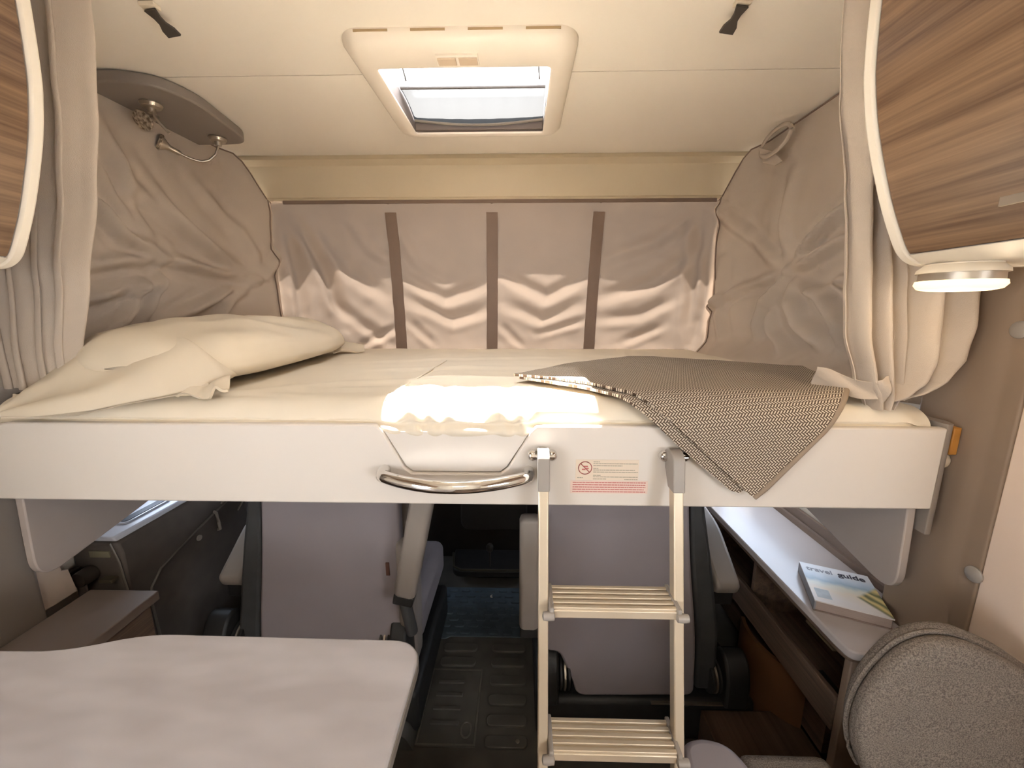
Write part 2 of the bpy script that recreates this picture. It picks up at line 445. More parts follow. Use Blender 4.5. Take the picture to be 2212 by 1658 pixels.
# pillars beside the bed: taupe face with a soft ridge, cover buttons
structure(obj('wall_pillar_right', prism(rpoly([(0.972, 0.765), (1.058, 0.765), (1.058, 0.952), (0.965, 0.952), (0.965, 0.83), (0.972, 0.80)], [0.006, 0, 0, 0.01, 0.01, 0.006]), 'z', 0.0, 1.999), PILLAR))
structure(obj('wall_lining_right', bx(0.974, 1.0595, 0.10, 0.7645, 0.0, 1.372), mat('warm_cream_lining', (232, 210, 192), .5, var=.02), bevel=0.003))
for (px, py) in ((2105, 1240), (2206, 712)):
    p = at(px, py, 'x', 0.971)
    o = obj('cover_cap', lathe([(0.017, 0.0), (0.017, -0.003), (0.014, -0.006), (0.004, -0.007)], p, 20, 'x'), GREYPL)
    tagp(o, 'round beige cover cap on the taupe pillar ' + ('above the speckled backrest' if py > 1000 else 'at bed curtain height'), 'cover cap', 'pillar cover caps')
structure(obj('wall_pillar_left', prism(rpoly([(-1.349, 0.55), (-1.25, 0.55), (-1.25, 0.885), (-1.349, 0.885)], [0, .01, .012, 0]), 'z', 0.0, 1.999), GREYP))
# floors
structure(obj('floor', bx(-1.35, 1.06, -2.2, 0.90, -0.2, 0.0), FLOORW))
structure(obj('floor_cab', bx(-1.35, 1.06, 0.90, 2.7, -0.2, -0.14), BLACKR))

# ------------------------------------------------------------------ drop-down bed
bed = empty('drop_down_bed', (-0.145, 1.43, 0.86), 'cream fronted drop-down bed with chrome grab bar above the cab seats', 'bed')
ZB, ZT = 0.862, 1.05
notch = [(0.035, ZT), (0.022, 1.035), (-0.028, 0.952), (-0.045, 0.938), (-0.245, 0.938), (-0.262, 0.952), (-0.306, 1.035), (-0.322, ZT)]
fp = [(-1.225, ZB), (0.915, ZB), (0.915, ZT)] + notch + [(-1.16, ZT), (-1.20, 1.043), (-1.225, 1.025)]
obj('front_panel', prism(fp, 'y', 0.83, 0.85), PANEL, bed, 0.004)
fl = [(0.0325, 1.028), (0.0195, 1.0325), (-0.0305, 0.9535), (-0.0465, 0.9395), (-0.2435, 0.9395), (-0.2595, 0.9535), (-0.3035, 1.0325)]
obj('recess_panel', prism([(-0.305, 1.034), (0.021, 1.034), (-0.0305, 0.9525), (-0.046, 0.9395), (-0.244, 0.9395), (-0.2595, 0.9525)], 'y', 0.836, 0.852), PANEL, bed, 0.002)
obj('bed_base', bx(-1.21, 0.905, 0.852, 2.0, 0.885, 1.02), GREYP, bed, 0.004)
obj('end_cap', prism(rpoly([(0.9155, 0.833), (0.93, 0.833), (0.943, 0.86), (0.943, 0.93), (0.9155, 0.93)], [.003, .008, .01, .003, .003]), 'z', 0.80, 1.058), GREYP, bed)
scp = rpoly([(0.852, 0.884), (0.846, 0.76), (0.842, 0.632), (1.12, 0.69), (1.5, 0.775), (1.5, 0.884)], [0, .06, .07, 0, .03, 0], 10)
obj('side_cheek', prism(scp, 'x', 0.885, 0.905), SIDEP, bed, 0.003)
obj('side_cheek', prism(scp, 'x', -1.215, -1.195), SIDEP, bed, 0.003)
# chrome grab bar: bowed towards the room
hp = []
for k in range(25):
    t = -1 + 2 * k / 24
    x = -0.1435 + 0.158 * t
    hp.append((x, 0.80 - 0.052 * (1 - t * t), 0.943))
hp = [(-0.3045, 0.838, 0.945), (-0.3055, 0.815, 0.944)] + hp + [(0.0185, 0.815, 0.944), (0.0175, 0.838, 0.945)]
obj('grab_bar', tube(hp, 0.0135, 16), CHROME, bed, smooth=60)
# ladder brackets
for x in (0.048, 0.336):
    bm = BM()
    for s in (-1, 1):
        lathe([(0.0, -0.016), (0.007, -0.0155), (0.0115, -0.011), (0.012, 0.0)], (x + s * 0.021, 0.83, 0.985), 16, 'y', bm)
    tube([(x - 0.026, 0.817, 0.985), (x + 0.026, 0.817, 0.985)], 0.0055, 10, bm)
    obj('ladder_bracket', bm, CHROME, bed, smooth=50)
# warning stickers on the front panel
def P830(px, py): return at(px, py, 'y', 0.8295)
a = P830(1244, 992); b = P830(1378, 1037)
stk = obj('warning_sticker', bx(a.x, b.x, 0.8288, 0.8296, b.z, a.z), STICK, bed)
def lines(bm, x0, x1, rows, h, y):
    for (z, xa, xb) in rows:
        x = x0 + (x1 - x0) * xa; end = x0 + (x1 - x0) * xb
        while x < end:
            wd = min(random.uniform(0.003, 0.010), end - x)
            box(bm, x, x + wd, y, y + 0.0005, z - h / 2, z + h / 2); x += wd + 0.0009
w = b.x - a.x; hh = a.z - b.z
bm = BM(); rows = []
for fz, xa, xb in ((.10, .28, .38), (.19, .28, .98), (.29, .28, .74), (.42, .28, .36), (.50, .28, .94), (.60, .28, .99), (.76, .28, .40), (.84, .28, .99), (.94, .28, .49), (.96, .78, .99)):
    rows.append((a.z - hh * fz, xa, xb))
lines(bm, a.x, b.x, rows, 0.0011, 0.8283)
rows = [(a.z - hh * .88, .03, .12)]; lines(bm, a.x, b.x, rows, 0.0011, 0.8283)
o = obj('printed_text', bm, INKG, stk); o['kind'] = 'stuff'
cx, cz, rr = a.x + w * 0.15, a.z - hh * 0.40, 0.0155
bm = BM()
ring_o = [(cx + rr * math.cos(k * math.pi / 18), cz + rr * math.sin(k * math.pi / 18)) for k in range(36)]
for k in range(36):
    a1, a2 = k * math.pi / 18, (k + 1) * math.pi / 18
    q = [(cx + r_ * math.cos(t), cz + r_ * math.sin(t)) for r_, t in ((rr, a1), (rr, a2), (rr - .0018, a2), (rr - .0018, a1))]
    prism(q, 'y', 0.8281, 0.8287, bm)
box(bm, cx - rr * .9, cx + rr * .9, 0.8281, 0.8287, cz - .0010, cz + .0010, rot=Matrix.Rotation(R(45), 3, 'Y'))
bmesh.ops.remove_doubles(bm, verts=bm.verts[:], dist=1e-6)
obj('prohibition_sign', bm, REDC, stk)
bm = BM()
box(bm, cx - .007, cx + .001, 0.8283, 0.8287, cz - .005, cz - .002); box(bm, cx - .004, cx + .006, 0.8283, 0.8287, cz + .002, cz + .005); box(bm, cx + .002, cx + .008, 0.8283, 0.8287, cz - .003, cz)
o = obj('pictogram', bm, INKR, stk); o['kind'] = 'stuff'
a = P830(1232, 1037); b = P830(1398, 1066)
stk2 = obj('warning_sticker', bx(a.x, b.x, 0.8288, 0.8296, b.z, a.z), STICKR, bed)
bm = BM(); hh = a.z - b.z
lines(bm, a.x, b.x, [(a.z - hh * f, .03, e) for f, e in ((.14, .97), (.32, .97), (.50, .97), (.68, .95), (.86, .97))], 0.0018, 0.8283)
o = obj('printed_text', bm, INKR, stk2); o['kind'] = 'stuff'

# honey-coloured wedge and white roller between bed end and pillar
o = obj('wood_wedge', bx(0.9445, 0.961, 0.845, 0.90, 0.985, 1.047), ORANGE, bevel=0.002)
tagp(o, 'small honey coloured wooden block between bed end and pillar', 'block')
p = at(2062, 998, 'x', 0.953)
o = obj('guide_roller', lathe([(0.008, -0.009), (0.02, -0.009), (0.022, -0.004), (0.022, 0.004), (0.02, 0.009), (0.008, 0.009)], (0.9535, 0.875, 0.965), 20, 'x'), WHITEP)
tagp(o, 'white plastic guide roller beside the bed end below the wooden block', 'roller')

# ------------------------------------------------------------------ mattress with fitted sheet
MF = [([(-0.66, 0.96), (-0.5, 1.06), (-0.2, 1.12)], 0.006, 0.03), ([(-0.72, 0.92), (-0.55, 0.98), (-0.36, 1.0)], 0.005, 0.022), ([(-0.5, 1.3), (-0.2, 1.38), (0.1, 1.36)], 0.005, 0.03), ([(-0.62, 1.5), (-0.3, 1.62), (0.3, 1.7)], 0.004, 0.03),
      ([(-0.33, 0.90), (-0.26, 0.97), (-0.22, 1.05)], 0.006, 0.018), ([(0.05, 0.90), (0.0, 0.95), (-0.08, 1.0)], 0.006, 0.018), ([(0.3, 1.75), (0.6, 1.6), (0.85, 1.62)], 0.005, 0.03), ([(0.70, 0.90), (0.78, 0.95), (0.88, 0.97)], 0.006, 0.02), ([(-0.9, 0.9), (-0.7, 0.925), (-0.5, 0.92)], 0.004, 0.016)]
def mattress(u, v):
    # u across the bed, v: 0 hem at the front, up and over the edge, to the back at 1
    x = -1.205 + 2.105 * u
    inn = sm((x + 0.36) / 0.09) * sm((0.07 - x) / 0.07)       # in front of the recess the sheet hangs lower
    hem = 1.042 - 0.019 * inn
    r = 0.045
    if v < 0.14:
        t = v / 0.14; z = hem + (1.10 - r - hem) * t; y = 0.856 - 0.012 * math.sin(math.pi * min(1, t + .2)) - 0.012 * inn
    elif v < 0.36:
        t = (v - 0.14) / 0.22 * math.pi / 2
        y = 0.850 + 0.06 * (1 - math.cos(t)) - 0.012 * inn * (1 - t); z = 1.10 - r + r * math.sin(t)
    else:
        t = (v - 0.36) / 0.64; y = 0.91 + (2.036 - 0.91) * t; z = 1.10
    # right end drops to the corner
    z -= 0.015 * sm((x - 0.84) / 0.06)
    w = noise.noise(Vector((x * 7, y * 5, 3.1))) * 0.0035 + noise.noise(Vector((x * 17, y * 9, 7.7))) * 0.0016 + foldh((x, y), MF)
    fr = max(0, 1 - abs(v - 0.2) / 0.25)
    puck = 0.010 * inn * fr * math.sin(x * 95 + 2.2 * math.sin(x * 31) + v * 9) + 0.006 * fr * noise.noise(Vector((x * 22, v * 6, 1)))
    n = Vector((0, -math.cos(min(1, v / .36) * math.pi / 2), math.sin(min(1, v / .36) * math.pi / 2)))
    return Vector((x, y, z)) + n * (w + puck)
mroot = empty('mattress', (-0.145, 1.43, 1.02), 'mattress in a wrinkled ivory fitted sheet on the drop-down bed', 'mattress')
bm = grid(mattress, 300, 90)
obj('fitted_sheet', bm, SHEET, mroot, smooth=80)
obj('mattress_core', bx(-1.2, 0.895, 0.872, 2.03, 1.021, 1.082), SHEET, mroot, 0.02)
# join of the two mattress halves, a shallow piped line running back from the front
sp = [mattress((x + 1.205) / 2.105, vv) + Vector((0, 0, 0.0015)) for x, vv in ((-0.315, 0.30), (-0.312, 0.40), (-0.305, 0.5), (-0.30, 0.6), (-0.295, 0.72))]
obj('mattress_join', tube(sp, 0.0022, 6), SHEET, mroot)

# ------------------------------------------------------------------ pillow with its half-empty case
pil = empty('pillow', (-0.98, 1.35, 1.10), 'plump ivory pillow with loose empty case end lying on the bed', 'pillow')
def pillow(u, v):
    a = u * 2 * math.pi; s = -1 + 2 * v                       # closed loop around, v along the length
    e = max(0.0, 1 - abs(s) ** 3.6) ** 0.5
    w = 0.25 * (0.78 + 0.22 * e) * max(0.02, (1 - abs(s) ** 10)) ** 0.5 + 0.004
    h = 0.108 * e + 0.004
    ca, sa = math.cos(a), math.sin(a)
    lx = w * math.copysign(abs(ca) ** 0.85, ca); lz = h * math.copysign(abs(sa) ** 0.9, sa)
    if lx < 0: lx *= 1 - 0.28 * sm((-s - 0.25) / 0.7)
    if lz < 0: lz *= 0.55
    lz += 0.058
    ly = 0.49 * s
    wr = noise.noise(Vector((lx * 9, ly * 6, lz * 9))) * 0.013 + 0.007 * math.sin(ly * 40 + lx * 22) * max(0, -s - .3) + 0.004 * math.sin(lx * 60 + ly * 9) * max(0, s - .5)
    wr += 0.005 * math.sin(ly * 24 - lx * 52 + 3 * noise.noise(Vector((lx * 4, ly * 4, 0)))) * max(0, 1 - abs(s))
    lx += wr * ca; lz += wr * max(0.1, sa)
    ang = R(6); x = lx * math.cos(ang) - ly * math.sin(ang); y = lx * math.sin(ang) + ly * math.cos(ang)
    return Vector((-0.985 + x, 1.36 + y, 1.104 + max(0.0, lz) + 0.008 * sm((0.25 - lx) / .5)))
bm = grid(pillow, 84, 80); bmesh.ops.remove_doubles(bm, verts=bm.verts[:], dist=1e-5)
obj('pillow_body', bm, PILLOW, pil, smooth=80)
def flap(u, v):
    # the half-empty case end: a collapsing bag from the pillow's near end to the front left corner
    S = [(Vector((-0.95, 1.12, 1.165)), 0.19, 0.075), (Vector((-0.935, 0.985, 1.158)), 0.225, 0.088), (Vector((-0.99, 0.915, 1.140)), 0.205, 0.066), (Vector((-1.06, 0.868, 1.108)), 0.15, 0.036), (Vector((-1.115, 0.842, 1.088)), 0.095, 0.020), (Vector((-1.155, 0.822, 1.074)), 0.03, 0.006)]
    q = v * 5; i = min(4, int(q)); f = sm(q - i) * .4 + (q - i) * .6
    c = S[i][0].lerp(S[i + 1][0], f); w = S[i][1] + (S[i + 1][1] - S[i][1]) * f; h = S[i][2] + (S[i + 1][2] - S[i][2]) * f
    a = u * 2 * math.pi; ca, sa = math.cos(a), math.sin(a)
    ac = Vector((0.93 - 0.25 * v, -0.18 - 0.35 * v, -0.10)).normalized()      # across the bag, to the room side
    zz = h * sa if sa > 0 else h * sa * 0.45
    wr = (0.010 * math.sin(a * 5 + v * 6 + 2.5 * math.sin(v * 4)) + 0.008 * noise.noise(Vector((ca * 2.5, v * 5, sa)))) * (1 - v * .6) * (0.35 + 0.65 * max(0, sa))
    p = c + ac * (w * ca) + Vector((0, 0, zz + wr)) + Vector((0, -1, 0)) * wr * .5
    if p.y > 0.87: p.z = max(p.z, 1.1065)
    return p
bm = grid(flap, 90, 50); bmesh.ops.remove_doubles(bm, verts=bm.verts[:], dist=1e-5)
obj('pillowcase_end', bm, PILLOW, pil, smooth=80)
def hemflap(u, v):
    # thin flat hem of the case lying on the sheet towards the room
    A = [Vector((-0.715, 0.875, 1.108)), Vector((-0.80, 0.865, 1.106)), Vector((-0.90, 0.846, 1.090)), Vector((-1.0, 0.832, 1.066)), Vector((-1.14, 0.818, 1.066))]
    q = u * 4; i = min(3, int(q)); f = q - i
    p = A[i].lerp(A[i + 1], f)
    b_ = Vector((-0.82 - 0.32 * u, 0.98 - 0.12 * u, 1.135 - .03 * u))
    p = p.lerp(b_, v)
    p.z += 0.010 * math.sin(u * 9 + v * 4) * math.sin(math.pi * v) + 0.012 * math.sin(math.pi * v)
    return p
obj('case_hem', grid(hemflap, 40, 14, 0.003), PILLOW, pil, smooth=80)
def ear(c, d1, d2):
    def f(u, v):
        p = Vector(c) + Vector(d1) * (u - .1) + Vector(d2) * (v - .5) * (1.5 - 1.0 * u)
        p.z += 0.010 * math.sin(u * 5 + v * 8) * (1 - u * .5) + 0.014 * math.sin(v * 3.14)
        return p
    return grid(f, 14, 14, 0.006)
obj('case_corner', ear((-0.86, 1.815, 1.13), (0.12, 0.06, -0.012), (-0.05, 0.11, 0.03)), PILLOW, pil, smooth=80)
obj('case_corner', ear((-0.745, 0.895, 1.118), (0.06, -0.035, -0.006), (0.06, 0.04, 0.02)), PILLOW, pil, smooth=80)

# ------------------------------------------------------------------ folded herringbone blanket draped over the bed edge
def blanket_layer(poly, lift, th, ylim):
    bm = BM()
    f = bm.faces.new([bm.verts.new((p[0], p[1], 0)) for p in poly])
    xs = [p[0] for p in poly]; ts = [p[1] for p in poly]
    def cut(axis, lo, hi, step):
        c = lo + step
        while c < hi:
            co = Vector((c, 0, 0)) if axis == 0 else Vector((0, c, 0)); no = Vector((1, 0, 0)) if axis == 0 else Vector((0, 1, 0))
            bmesh.ops.bisect_plane(bm, geom=bm.verts[:] + bm.edges[:] + bm.faces[:], plane_co=co, plane_no=no, dist=1e-6)
            c += step
    cut(0, min(xs), max(xs), 0.022); cut(1, min(ts), max(ts), 0.013)
    uvl = bm.loops.layers.uv.new('UVMap')
    for fc in bm.faces:
        for l in fc.loops:
            c, s = math.cos(R(40)), math.sin(R(40))
            l[uvl].uv = (l.vert.co.x * c - l.vert.co.y * s, l.vert.co.x * s + l.vert.co.y * c)
    bm.normal_update()
    ext = bmesh.ops.extrude_face_region(bm, geom=bm.faces[:])
    top = {v for v in ext['geom'] if isinstance(v, bmesh.types.BMVert)}
    r = 0.055 + lift; ql = r * math.pi / 2
    for v in bm.verts:
        x, t = v.co.x, v.co.y; off = lift + (th if v in top else 0)
        off += 0.0035 * noise.noise(Vector((x * 9, t * 9, 1.5)))
        yb, zb = 0.872, 1.05                                   # centre of the bend
        rr_ = 0.055 + off
        if t >= ql:  y, z = yb + (t - ql), zb + rr_
        elif t >= 0:
            a = (t / ql) * math.pi / 2; y, z = yb - rr_ * math.cos(a) , zb + rr_ * math.sin(a)
        else: y, z = yb - rr_ , zb + t
        v.co = Vector((x, y, z))
    return bm
bl = empty('blanket', (0.45, 0.9, 1.1), 'taupe and cream herringbone throw folded double, its corner hanging over the bed front', 'blanket')
# flat layout: x across the bed, t = distance back from the bed's front edge (negative: hanging)
lower = [(-0.005, 0.305), (0.20, 0.545), (0.40, 0.70), (0.50, 0.705), (0.86, 0.46), (0.745, 0.16), (0.625, 0.03), (0.50, -0.118), (0.475, -0.14), (0.455, -0.135), (0.335, -0.035), (0.245, 0.05), (0.15, 0.16), (0.06, 0.245)]
upper = [(-0.02, 0.315), (0.19, 0.56), (0.41, 0.735), (0.50, 0.735), (0.875, 0.47), (0.765, 0.16), (0.655, 0.035), (0.525, -0.125), (0.502, -0.147), (0.485, -0.135), (0.37, -0.03), (0.275, 0.055), (0.17, 0.18), (0.075, 0.262)]
obj('lower_layer', blanket_layer(lower, 0.006, 0.007, 0), HERR, bl, smooth=60)
obj('upper_layer', blanket_layer(upper, 0.0145, 0.007, 0), HERR, bl, smooth=60)
hemp = []
def bmap(x, t, off):
    r = 0.055 + off; ql = (0.055 + 0.0145) * math.pi / 2
    if t >= ql: return Vector((x, 0.872 + t - ql, 1.05 + r))
    if t >= 0:
        a_ = t / ql * math.pi / 2; return Vector((x, 0.872 - r * math.cos(a_), 1.05 + r * math.sin(a_)))
    return Vector((x, 0.872 - r, 1.05 + t))
for k in range(31):
    t = k / 30
    q = [(0.765, 0.16), (0.655, 0.035), (0.525, -0.125), (0.502, -0.147)]
    s = t * 3; i = min(2, int(s)); f = s - i
    hemp.append(bmap(q[i][0] + (q[i + 1][0] - q[i][0]) * f, q[i][1] + (q[i + 1][1] - q[i][1]) * f, 0.018))
obj('hem', tube(hemp, 0.0075, 8, flat=0.8), HEM, bl, smooth=60)

# ------------------------------------------------------------------ ladder
lad = empty('bed_ladder', (0.19, 0.70, 0.0), 'cream aluminium ladder with two ribbed treads hooked onto the bed front', 'ladder')
LT = Vector((0, 0.795, 0.985)); LB = Vector((0, 0.59, 0.0)); LD = (LB - LT)
def lad_y(z): return LT.y + (LB.y - LT.y) * (LT.z - z) / (LT.z - LB.z)
for x in (0.049, 0.330):
    bm = BM()
    z1 = 0.935
    pts = [(lad_y(z1) - 0.012, z1), (lad_y(z1) + 0.016, z1), (lad_y(0) + 0.016, 0.0), (lad_y(0) - 0.012, 0.0)]
    prism(pts, 'x', x - 0.0105, x + 0.0105, bm)
    rail = obj('rail', bm, ALU, lad, 0.003)
    bm = BM()
    hk = [(0.80, 0.927), (0.80, 0.985)] + [(0.8145 - 0.0145 * math.cos(a), 0.985 + 0.0145 * math.sin(a)) for a in [R(k * 18) for k in range(1, 10)]]
    outer = [(lad_y(0.925) - 0.0145, 0.925), (0.779, 0.985)] + [(0.808 - 0.029 * math.cos(R(k * 18)) * 1.0, 0.985 + 0.0215 * math.sin(R(k * 18))) for k in range(1, 10)] + [(0.8255, 0.99), (0.8255, 0.96), (0.820, 0.955)] + [(lad_y(0.925) + 0.0185, 0.925)]
    prism(outer, 'x', x - 0.0125, x + 0.0125, bm)
    obj('hook', bm, GREYPL, rail, 0.002)
for (za, ) in ((0.705,), (0.425,)):
    yc = lad_y(za)
    td = empty('tread', (0, 0, 0)); td.parent = lad; td.location = -lad.location
    d = 0.072
    base = bx(0.0645, 0.3215, yc - d / 2, yc + d / 2, za - 0.022, za - 0.004)
    tr = obj('step_board', base, ALU, None, 0.002); tr.parent = td
    for k in range(5):
        y = yc - d / 2 + 0.007 + k * (d - 0.014) / 4
        q = obj('rib', bx(0.0645, 0.3215, y - 0.0045, y + 0.0045, za - 0.005, za + 0.001), ALU, None, 0.0015); q.parent = td
    for x in (0.0645, 0.3215):
        bm = bx(x - 0.005, x + 0.005, yc - d / 2 - 0.004, yc + d / 2 + 0.004, za - 0.025, za + 0.003)
        q = obj('end_cap', bm, GREYPL, None, 0.003); q.parent = td
        bm = lathe([(0.002, -0.013), (0.008, -0.011), (0.009, 0), (0.008, 0.011), (0.002, 0.013)], (x + (-.006 if x < .2 else .006), yc - d / 2 - 0.004, za - 0.014), 14, 'x')
        q = obj('bumper', bm, GREYPL, None); q.parent = td

# ------------------------------------------------------------------ curtains round the bed
def px_folds(folds, ax, val, ia, ib):
    out = []
    for pl, amp, w in folds:
        out.append(([(at(x, y, ax, val)[ia], at(x, y, ax, val)[ib]) for x, y in pl], amp, w))
    return out
# rear curtain
RF = px_folds([
    ([(630, 450), (690, 570), (745, 705)], 0.030, 0.035), ([(618, 470), (640, 600), (660, 740)], 0.022, 0.035), ([(680, 480), (760, 590), (850, 650)], 0.016, 0.04),
    ([(700, 640), (780, 700), (850, 745)], 0.014, 0.03), ([(860, 500), (900, 570), (960, 610)], 0.012, 0.03), ([(740, 460), (800, 540), (850, 570)], 0.012, 0.03),
    ([(865, 590), (960, 645), (1055, 610)], 0.016, 0.032), ([(870, 640), (980, 690), (1060, 665)], 0.013, 0.03), ([(880, 690), (940, 745)], 0.012, 0.022), ([(780, 745), (860, 705)], 0.012, 0.022),
    ([(1075, 585), (1180, 640), (1275, 590)], 0.016, 0.032), ([(1078, 650), (1170, 690), (1270, 650)], 0.012, 0.03), ([(1080, 700), (1130, 750)], 0.010, 0.02), ([(1160, 720), (1265, 690)], 0.009, 0.02),
    ([(1295, 640), (1410, 610), (1530, 520)], 0.018, 0.035), ([(1300, 560), (1420, 520), (1535, 440)], 0.016, 0.035), ([(1290, 690), (1380, 680), (1470, 640)], 0.012, 0.028), ([(1340, 740), (1440, 700)], 0.010, 0.022),
    ([(1520, 450), (1500, 600), (1490, 740)], 0.02, 0.03), ([(1540, 470), (1525, 640), (1500, 740)], 0.016, 0.025)], 'y', 2.05, 0, 2)
def rearc(u, v):
    z = 1.06 + (1.826 - 1.06) * v
    x = (-1.262 + 2.245 * u)
    h = 1.25 * foldh((x, z), RF) * sm((1.82 - z) / .1)
    h += 0.006 * noise.noise(Vector((x * 6, z * 9, 4))) + 0.003 * noise.noise(Vector((x * 15, z * 18, 8)))
    sag = 0.03 * math.sin(math.pi * v) * (0.6 + 0.4 * math.sin((x + .14) * 6))
    return Vector((x, 2.052 + sag - h, z))
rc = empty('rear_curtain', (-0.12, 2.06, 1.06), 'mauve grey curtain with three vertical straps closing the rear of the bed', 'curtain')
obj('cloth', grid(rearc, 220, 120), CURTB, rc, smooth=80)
for xt, xb in ((-0.643, -0.622), (-0.144, -0.150), (0.378, 0.350)):
    def st(u, v, xt=xt, xb=xb):
        z = 1.075 + (1.768 - 1.075) * v; x = xb + (xt - xb) * v + (u - .5) * 0.056
        p = rearc((xb + (xt - xb) * v + 1.262) / 2.245, (z - 1.06) / .766)
        return Vector((x, p.y - 0.012, z))
    obj('strap', grid(st, 2, 40, 0.004), STRAP, rc, smooth=60)
for x in (-0.655, -0.145, 0.385):
    obj('press_stud', lathe([(0.002, -0.006), (0.007, -0.005), (0.008, 0)], (x, 2.046, 1.815), 12, 'y'), STRAP, rc)
obj('top_binding', bx(-1.17, 0.935, 2.034, 2.040, 1.808, 1.824), STRAP, rc)
# side curtains
def sidecurt(sgn, folds, z0, ystart):
    X0 = -0.145
    def f(u, v):
        y = ystart + (2.055 - ystart) * u
        k = sm((y - 1.82) / 0.235)
        top = 1.995 - 0.175 * sm((y - 1.90) / 0.155)
        z = z0 + (top - z0) * v
        w = 1.183 - 0.083 * k - 0.125 * (1 - sm(v / 0.13)) * (1 - .6 * k) * sm((y - 0.98) / 0.18)
        h = 1.6 * foldh((y, z), [(pl, am, w_ * .72) for pl, am, w_ in folds]) + 0.008 * noise.noise(Vector((y * 5, z * 6, 9 + sgn))) + 0.004 * noise.noise(Vector((y * 13, z * 13, 5)))
        h *= sm((1.0 - v) / .06) * 0.9 + .1
        return Vector((X0 + sgn * (w - max(-0.01, h)), y, z))
    return f
LF = px_folds([
    ([(185, 400), (270, 500), (362, 556)], 0.030, 0.035), ([(362, 556), (450, 580), (545, 605)], 0.030, 0.035), ([(180, 575), (280, 560), (365, 562)], 0.022, 0.03), ([(180, 650), (270, 630), (350, 610)], 0.026, 0.035),
    ([(195, 215), (300, 400), (440, 520), (545, 595)], 0.018, 0.05), ([(290, 330), (400, 480), (520, 590)], 0.014, 0.04), ([(190, 300), (260, 420), (355, 550)], 0.015, 0.035), ([(335, 620), (270, 690), (200, 740)], 0.030, 0.04),
    ([(545, 605), (460, 650), (370, 695)], 0.026, 0.035), ([(548, 610), (500, 660), (470, 700)], 0.02, 0.03), ([(360, 570), (345, 640), (320, 700)], 0.022, 0.025), ([(420, 380), (520, 500), (560, 600)], 0.012, 0.04),
    ([(590, 440), (580, 540), (550, 610)], 0.016, 0.035), ([(240, 290), (290, 420), (350, 520)], 0.012, 0.03)], 'x', -1.30, 1, 2)
RFo = px_folds([
    ([(1688, 583), (1760, 500), (1830, 425)], 0.028, 0.03), ([(1690, 590), (1770, 540), (1830, 500)], 0.024, 0.03), ([(1685, 590), (1640, 660), (1620, 740)], 0.026, 0.035), ([(1680, 588), (1600, 620), (1540, 680)], 0.018, 0.03),
    ([(1700, 610), (1770, 640), (1815, 700), (1810, 770)], 0.036, 0.035), ([(1690, 620), (1720, 700), (1790, 760)], 0.034, 0.045), ([(1650, 650), (1660, 720), (1710, 770)], 0.024, 0.035), ([(1560, 420), (1620, 520), (1680, 580)], 0.014, 0.04),
    ([(1560, 470), (1555, 600), (1530, 740)], 0.02, 0.03), ([(1690, 580), (1680, 480), (1700, 380)], 0.012, 0.04), ([(1760, 620), (1830, 600)], 0.02, 0.03), ([(1580, 560), (1570, 660), (1570, 750)], 0.014, 0.03)], 'x', 1.01, 1, 2)
lc = empty('side_curtain', (-1.33, 1.45, 1.06), 'creased greige side curtain behind the pillow under the ceiling spotlight board', 'curtain', 'side curtains of the bed')
obj('cloth', grid(sidecurt(-1, LF, 1.06, 0.86), 150, 110, 0.002), CURT, lc, smooth=80)
rcu = empty('side_curtain', (1.04, 1.45, 1.06), 'creased greige side curtain with fabric loop beside the herringbone blanket', 'curtain', 'side curtains of the bed')
rsf = sidecurt(1, RFo, 1.06, 0.90)
obj('cloth', grid(rsf, 150, 110, 0.002), CURT, rcu, smooth=80)
# corner seams and top bindings
def seam(sgn, par, fn):
    obj('top_binding', tube([fn(k / 40, 1.0) + Vector((-sgn * 0.003, 0, -0.003)) for k in range(41)], 0.0032, 8), STRAP, par, smooth=60)
    obj('corner_seam', tube([fn(0.985, k / 30) + Vector((-sgn * 0.004, -0.003, 0)) for k in range(31)], 0.003, 8), STRAP, par, smooth=60)
seam(-1, lc, sidecurt(-1, LF, 1.06, 0.86)); seam(1, rcu, rsf)
# fabric loop at the top of the right side curtain
pts = []
for k in range(33):
    a = 2 * math.pi * k / 32
    ux, uy = 0.68, -0.73
    px_ = 1676 + 46 * math.cos(a) * ux - 17 * math.sin(a) * uy; py_ = 303 + 46 * math.cos(a) * uy + 17 * math.sin(a) * ux
    pts.append(at(px_, py_, 'x', 0.975 - 0.014 * math.sin(a)))
def ribbon(pts, wdir, w, th):
    pts = [Vector(p) for p in pts]
    def f(u, v):
        s = u * (len(pts) - 1); i = min(len(pts) - 2, int(s)); fr = s - i
        return pts[i].lerp(pts[i + 1], fr) + Vector(wdir) * (v - .5) * w
    return grid(f, (len(pts) - 1), 2, th)
obj('hanging_loop', tube(pts, 0.0085, 10, flat=0.6), CURT, rcu, smooth=60)
tq = [at(1638, 318, 'x', .972), at(1668, 326, 'x', .972), at(1690, 348, 'x', .976), at(1672, 358, 'x', .976), at(1648, 352, 'x', .974)]
tbm = BM(); va = [tbm.verts.new(p) for p in tq]; vb = [tbm.verts.new(p + Vector((0.006, 0, 0))) for p in tq]
tbm.faces.new(va); tbm.faces.new(vb[::-1])
for k in range(5): tbm.faces.new((va[k], va[(k + 1) % 5], vb[(k + 1) % 5], vb[k]))
obj('loop_tab', tbm, CURT, rcu, 0.002)

